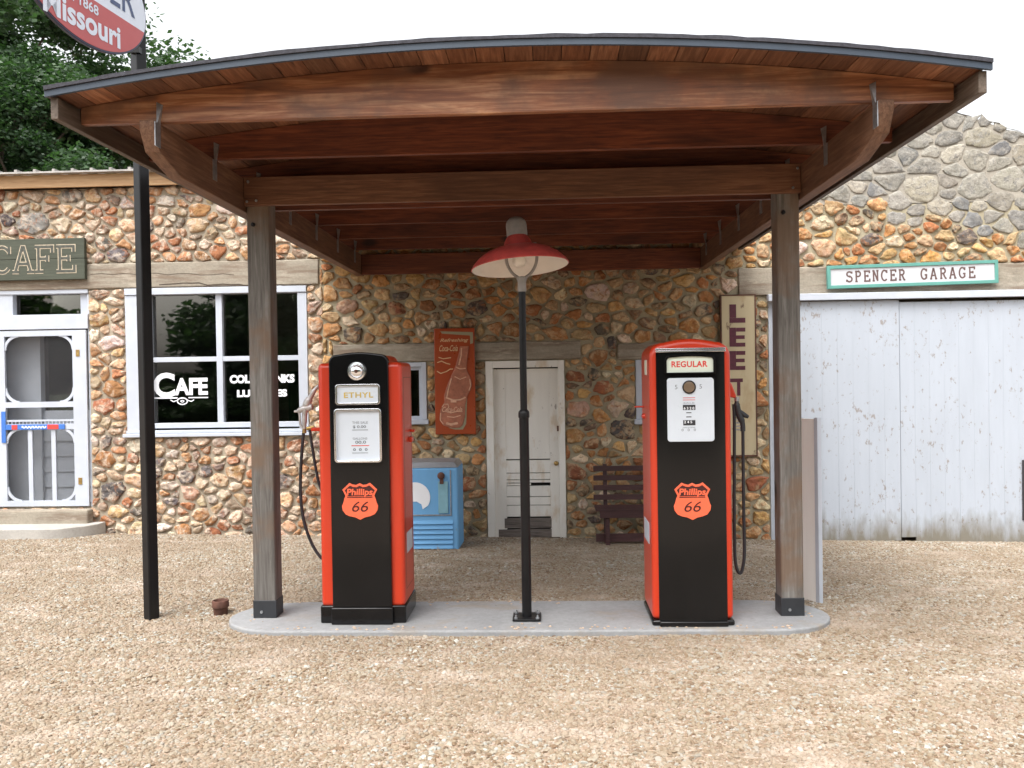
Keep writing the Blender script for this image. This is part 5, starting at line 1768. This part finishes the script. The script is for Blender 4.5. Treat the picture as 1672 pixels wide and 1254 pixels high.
# ================================================================== GRAVEL (stuff)
def pebble(seed):
    R = random.Random(seed)
    bm = bmesh.new()
    bmesh.ops.create_icosphere(bm, subdivisions=1 if seed % 3 else 2, radius=1)
    sx, sy, sz = R.uniform(.8, 1.35), R.uniform(.7, 1.0), R.uniform(.42, .7)
    for v in bm.verts:
        k = R.uniform(.78, 1.12)
        v.co = Vector((v.co.x * sx * k, v.co.y * sy * k, v.co.z * sz * k))
    me = bpy.data.meshes.new("pebble"); bm.to_mesh(me); bm.free()
    me.materials.append(M['pebble'])
    if seed % 2: me.shade_smooth()
    return me


pc = bpy.data.collections.new("pebbles")
for i in range(10):
    o = bpy.data.objects.new("pebble", pebble(i)); pc.objects.link(o)
gm = MB()
nx_, ny_ = 96, 52
for j in range(ny_ + 1):
    y = 2.6 + (9.07 - 2.6) * j / ny_
    for i in range(nx_ + 1):
        x = -6.4 + 12.8 * i / nx_
        e = min(1, (9.07 - y) / .4)
        n_ = mnoise.noise(Vector((x * .55, y * 1.3, 0))) * .011 + mnoise.noise(Vector((x * 2.2, y * 2.6, 3))) * .006
        gm.v.append((x, y, gz(y, x) + .006 + .012 + e * n_ if e > 0 else gz(y, x) + .006))
for j in range(ny_):
    for i in range(nx_):
        a = j * (nx_ + 1) + i
        gm.f.append((a, a + 1, a + nx_ + 2, a + nx_ + 1)); gm.c.append((1, 1, 1, 1))
gravel = build("gravel", gm, M['gravel_bed'], smooth=80)
gravel["kind"] = "stuff"; gravel["label"] = "loose tan and cream gravel spread over the whole yard"; gravel["category"] = "gravel"
sp = MB(); Rs = random.Random(12)
for k in range(150):
    t = Rs.random()
    side = Rs.choice((0, 0, 0, 1, 2))
    if side == 0: x, y = Rs.uniform(ix0 + .3, ix1 - .3), iy0 + .015 + abs(Rs.gauss(0, .05))
    elif side == 1: x, y = Rs.uniform(ix0 + .3, ix1 - .3), iy1 - .015 - abs(Rs.gauss(0, .05))
    else: x, y = Rs.choice((ix0 + .12 + abs(Rs.gauss(0, .08)), ix1 - .12 - abs(Rs.gauss(0, .08)))), Rs.uniform(iy0 + .2, iy1 - .2)
    r = Rs.uniform(.004, .011)
    pts = [Vector((Rs.gauss(0, 1), Rs.gauss(0, 1), 0)).normalized() for _ in range(1)]
    vs = [(x + r * 1.2 * math.cos(a_ + t * 6) * Rs.uniform(.8, 1.1), y + r * math.sin(a_ + t * 6) * Rs.uniform(.8, 1.1), ISL + r * .25) for a_ in (0, 1.05, 2.1, 3.14, 4.2, 5.25)]
    c = (x + Rs.uniform(-.2, .2) * r, y, ISL + r * .85)
    b_ = [(x + (q[0] - x) * .8, y + (q[1] - y) * .8, ISL - .0005) for q in vs]
    f = Rs.uniform(.7, 1.2)
    sp.add(vs + [c] + b_, [(i_, (i_ + 1) % 6, 6) for i_ in range(6)] + [(7 + i_, 7 + (i_ + 1) % 6, (i_ + 1) % 6, i_) for i_ in range(6)], (.42 * f, .32 * f, .24 * f, 1))
m_, nt_, b_ = nodes("spilled_pebble"); vc = nd(nt_, "ShaderNodeVertexColor"); vc.layer_name = "Col"; nt_.links.new(vc.outputs[0], b_.inputs["Base Color"]); b_.inputs["Roughness"].default_value = .8
spo = build("loose_gravel", sp, m_, colattr=True)
spo["kind"] = "stuff"; spo["label"] = "few loose pebbles scattered over the edge of the concrete island"; spo["category"] = "gravel"
ng = bpy.data.node_groups.new("scatter", 'GeometryNodeTree')
ng.interface.new_socket("Geometry", in_out='INPUT', socket_type='NodeSocketGeometry')
ng.interface.new_socket("Geometry", in_out='OUTPUT', socket_type='NodeSocketGeometry')
N_ = ng.nodes; Lk = ng.links
gi = N_.new("NodeGroupInput"); go = N_.new("NodeGroupOutput")
dist = N_.new("GeometryNodeDistributePointsOnFaces"); dist.distribute_method = 'RANDOM'
dist.inputs["Density"].default_value = 7500
iop = N_.new("GeometryNodeInstanceOnPoints")
ci = N_.new("GeometryNodeCollectionInfo"); ci.inputs["Collection"].default_value = pc
ci.inputs["Separate Children"].default_value = True; ci.inputs["Reset Children"].default_value = True
iop.inputs["Pick Instance"].default_value = True
rv = N_.new("FunctionNodeRandomValue"); rv.data_type = 'FLOAT_VECTOR'
rv.inputs[0].default_value = (-.5, -.5, 0); rv.inputs[1].default_value = (.5, .5, 6.283)
rs = N_.new("FunctionNodeRandomValue"); rs.data_type = 'FLOAT'
rs.inputs[2].default_value = 0; rs.inputs[3].default_value = 1; rs.inputs["Seed"].default_value = 3
pwn = N_.new("ShaderNodeMath"); pwn.operation = 'POWER'; pwn.inputs[1].default_value = 3.2
mrn = N_.new("ShaderNodeMapRange"); mrn.inputs["To Min"].default_value = .0046; mrn.inputs["To Max"].default_value = .0168
ri_ = N_.new("FunctionNodeRandomValue"); ri_.data_type = 'INT'
ri_.inputs[4].default_value = 0; ri_.inputs[5].default_value = 9; ri_.inputs["Seed"].default_value = 9
jo = N_.new("GeometryNodeJoinGeometry")
Lk.new(gi.outputs[0], dist.inputs[0]); Lk.new(dist.outputs["Points"], iop.inputs["Points"]); Lk.new(ci.outputs[0], iop.inputs["Instance"])
Lk.new(rv.outputs[0], iop.inputs["Rotation"]); Lk.new(rs.outputs[1], pwn.inputs[0]); Lk.new(pwn.outputs[0], mrn.inputs["Value"])
Lk.new(mrn.outputs[0], iop.inputs["Scale"]); Lk.new(ri_.outputs[2], iop.inputs["Instance Index"])
Lk.new(gi.outputs[0], jo.inputs[0]); Lk.new(iop.outputs[0], jo.inputs[0]); Lk.new(jo.outputs[0], go.inputs[0])
md = gravel.modifiers.new("scatter", 'NODES'); md.node_group = ng
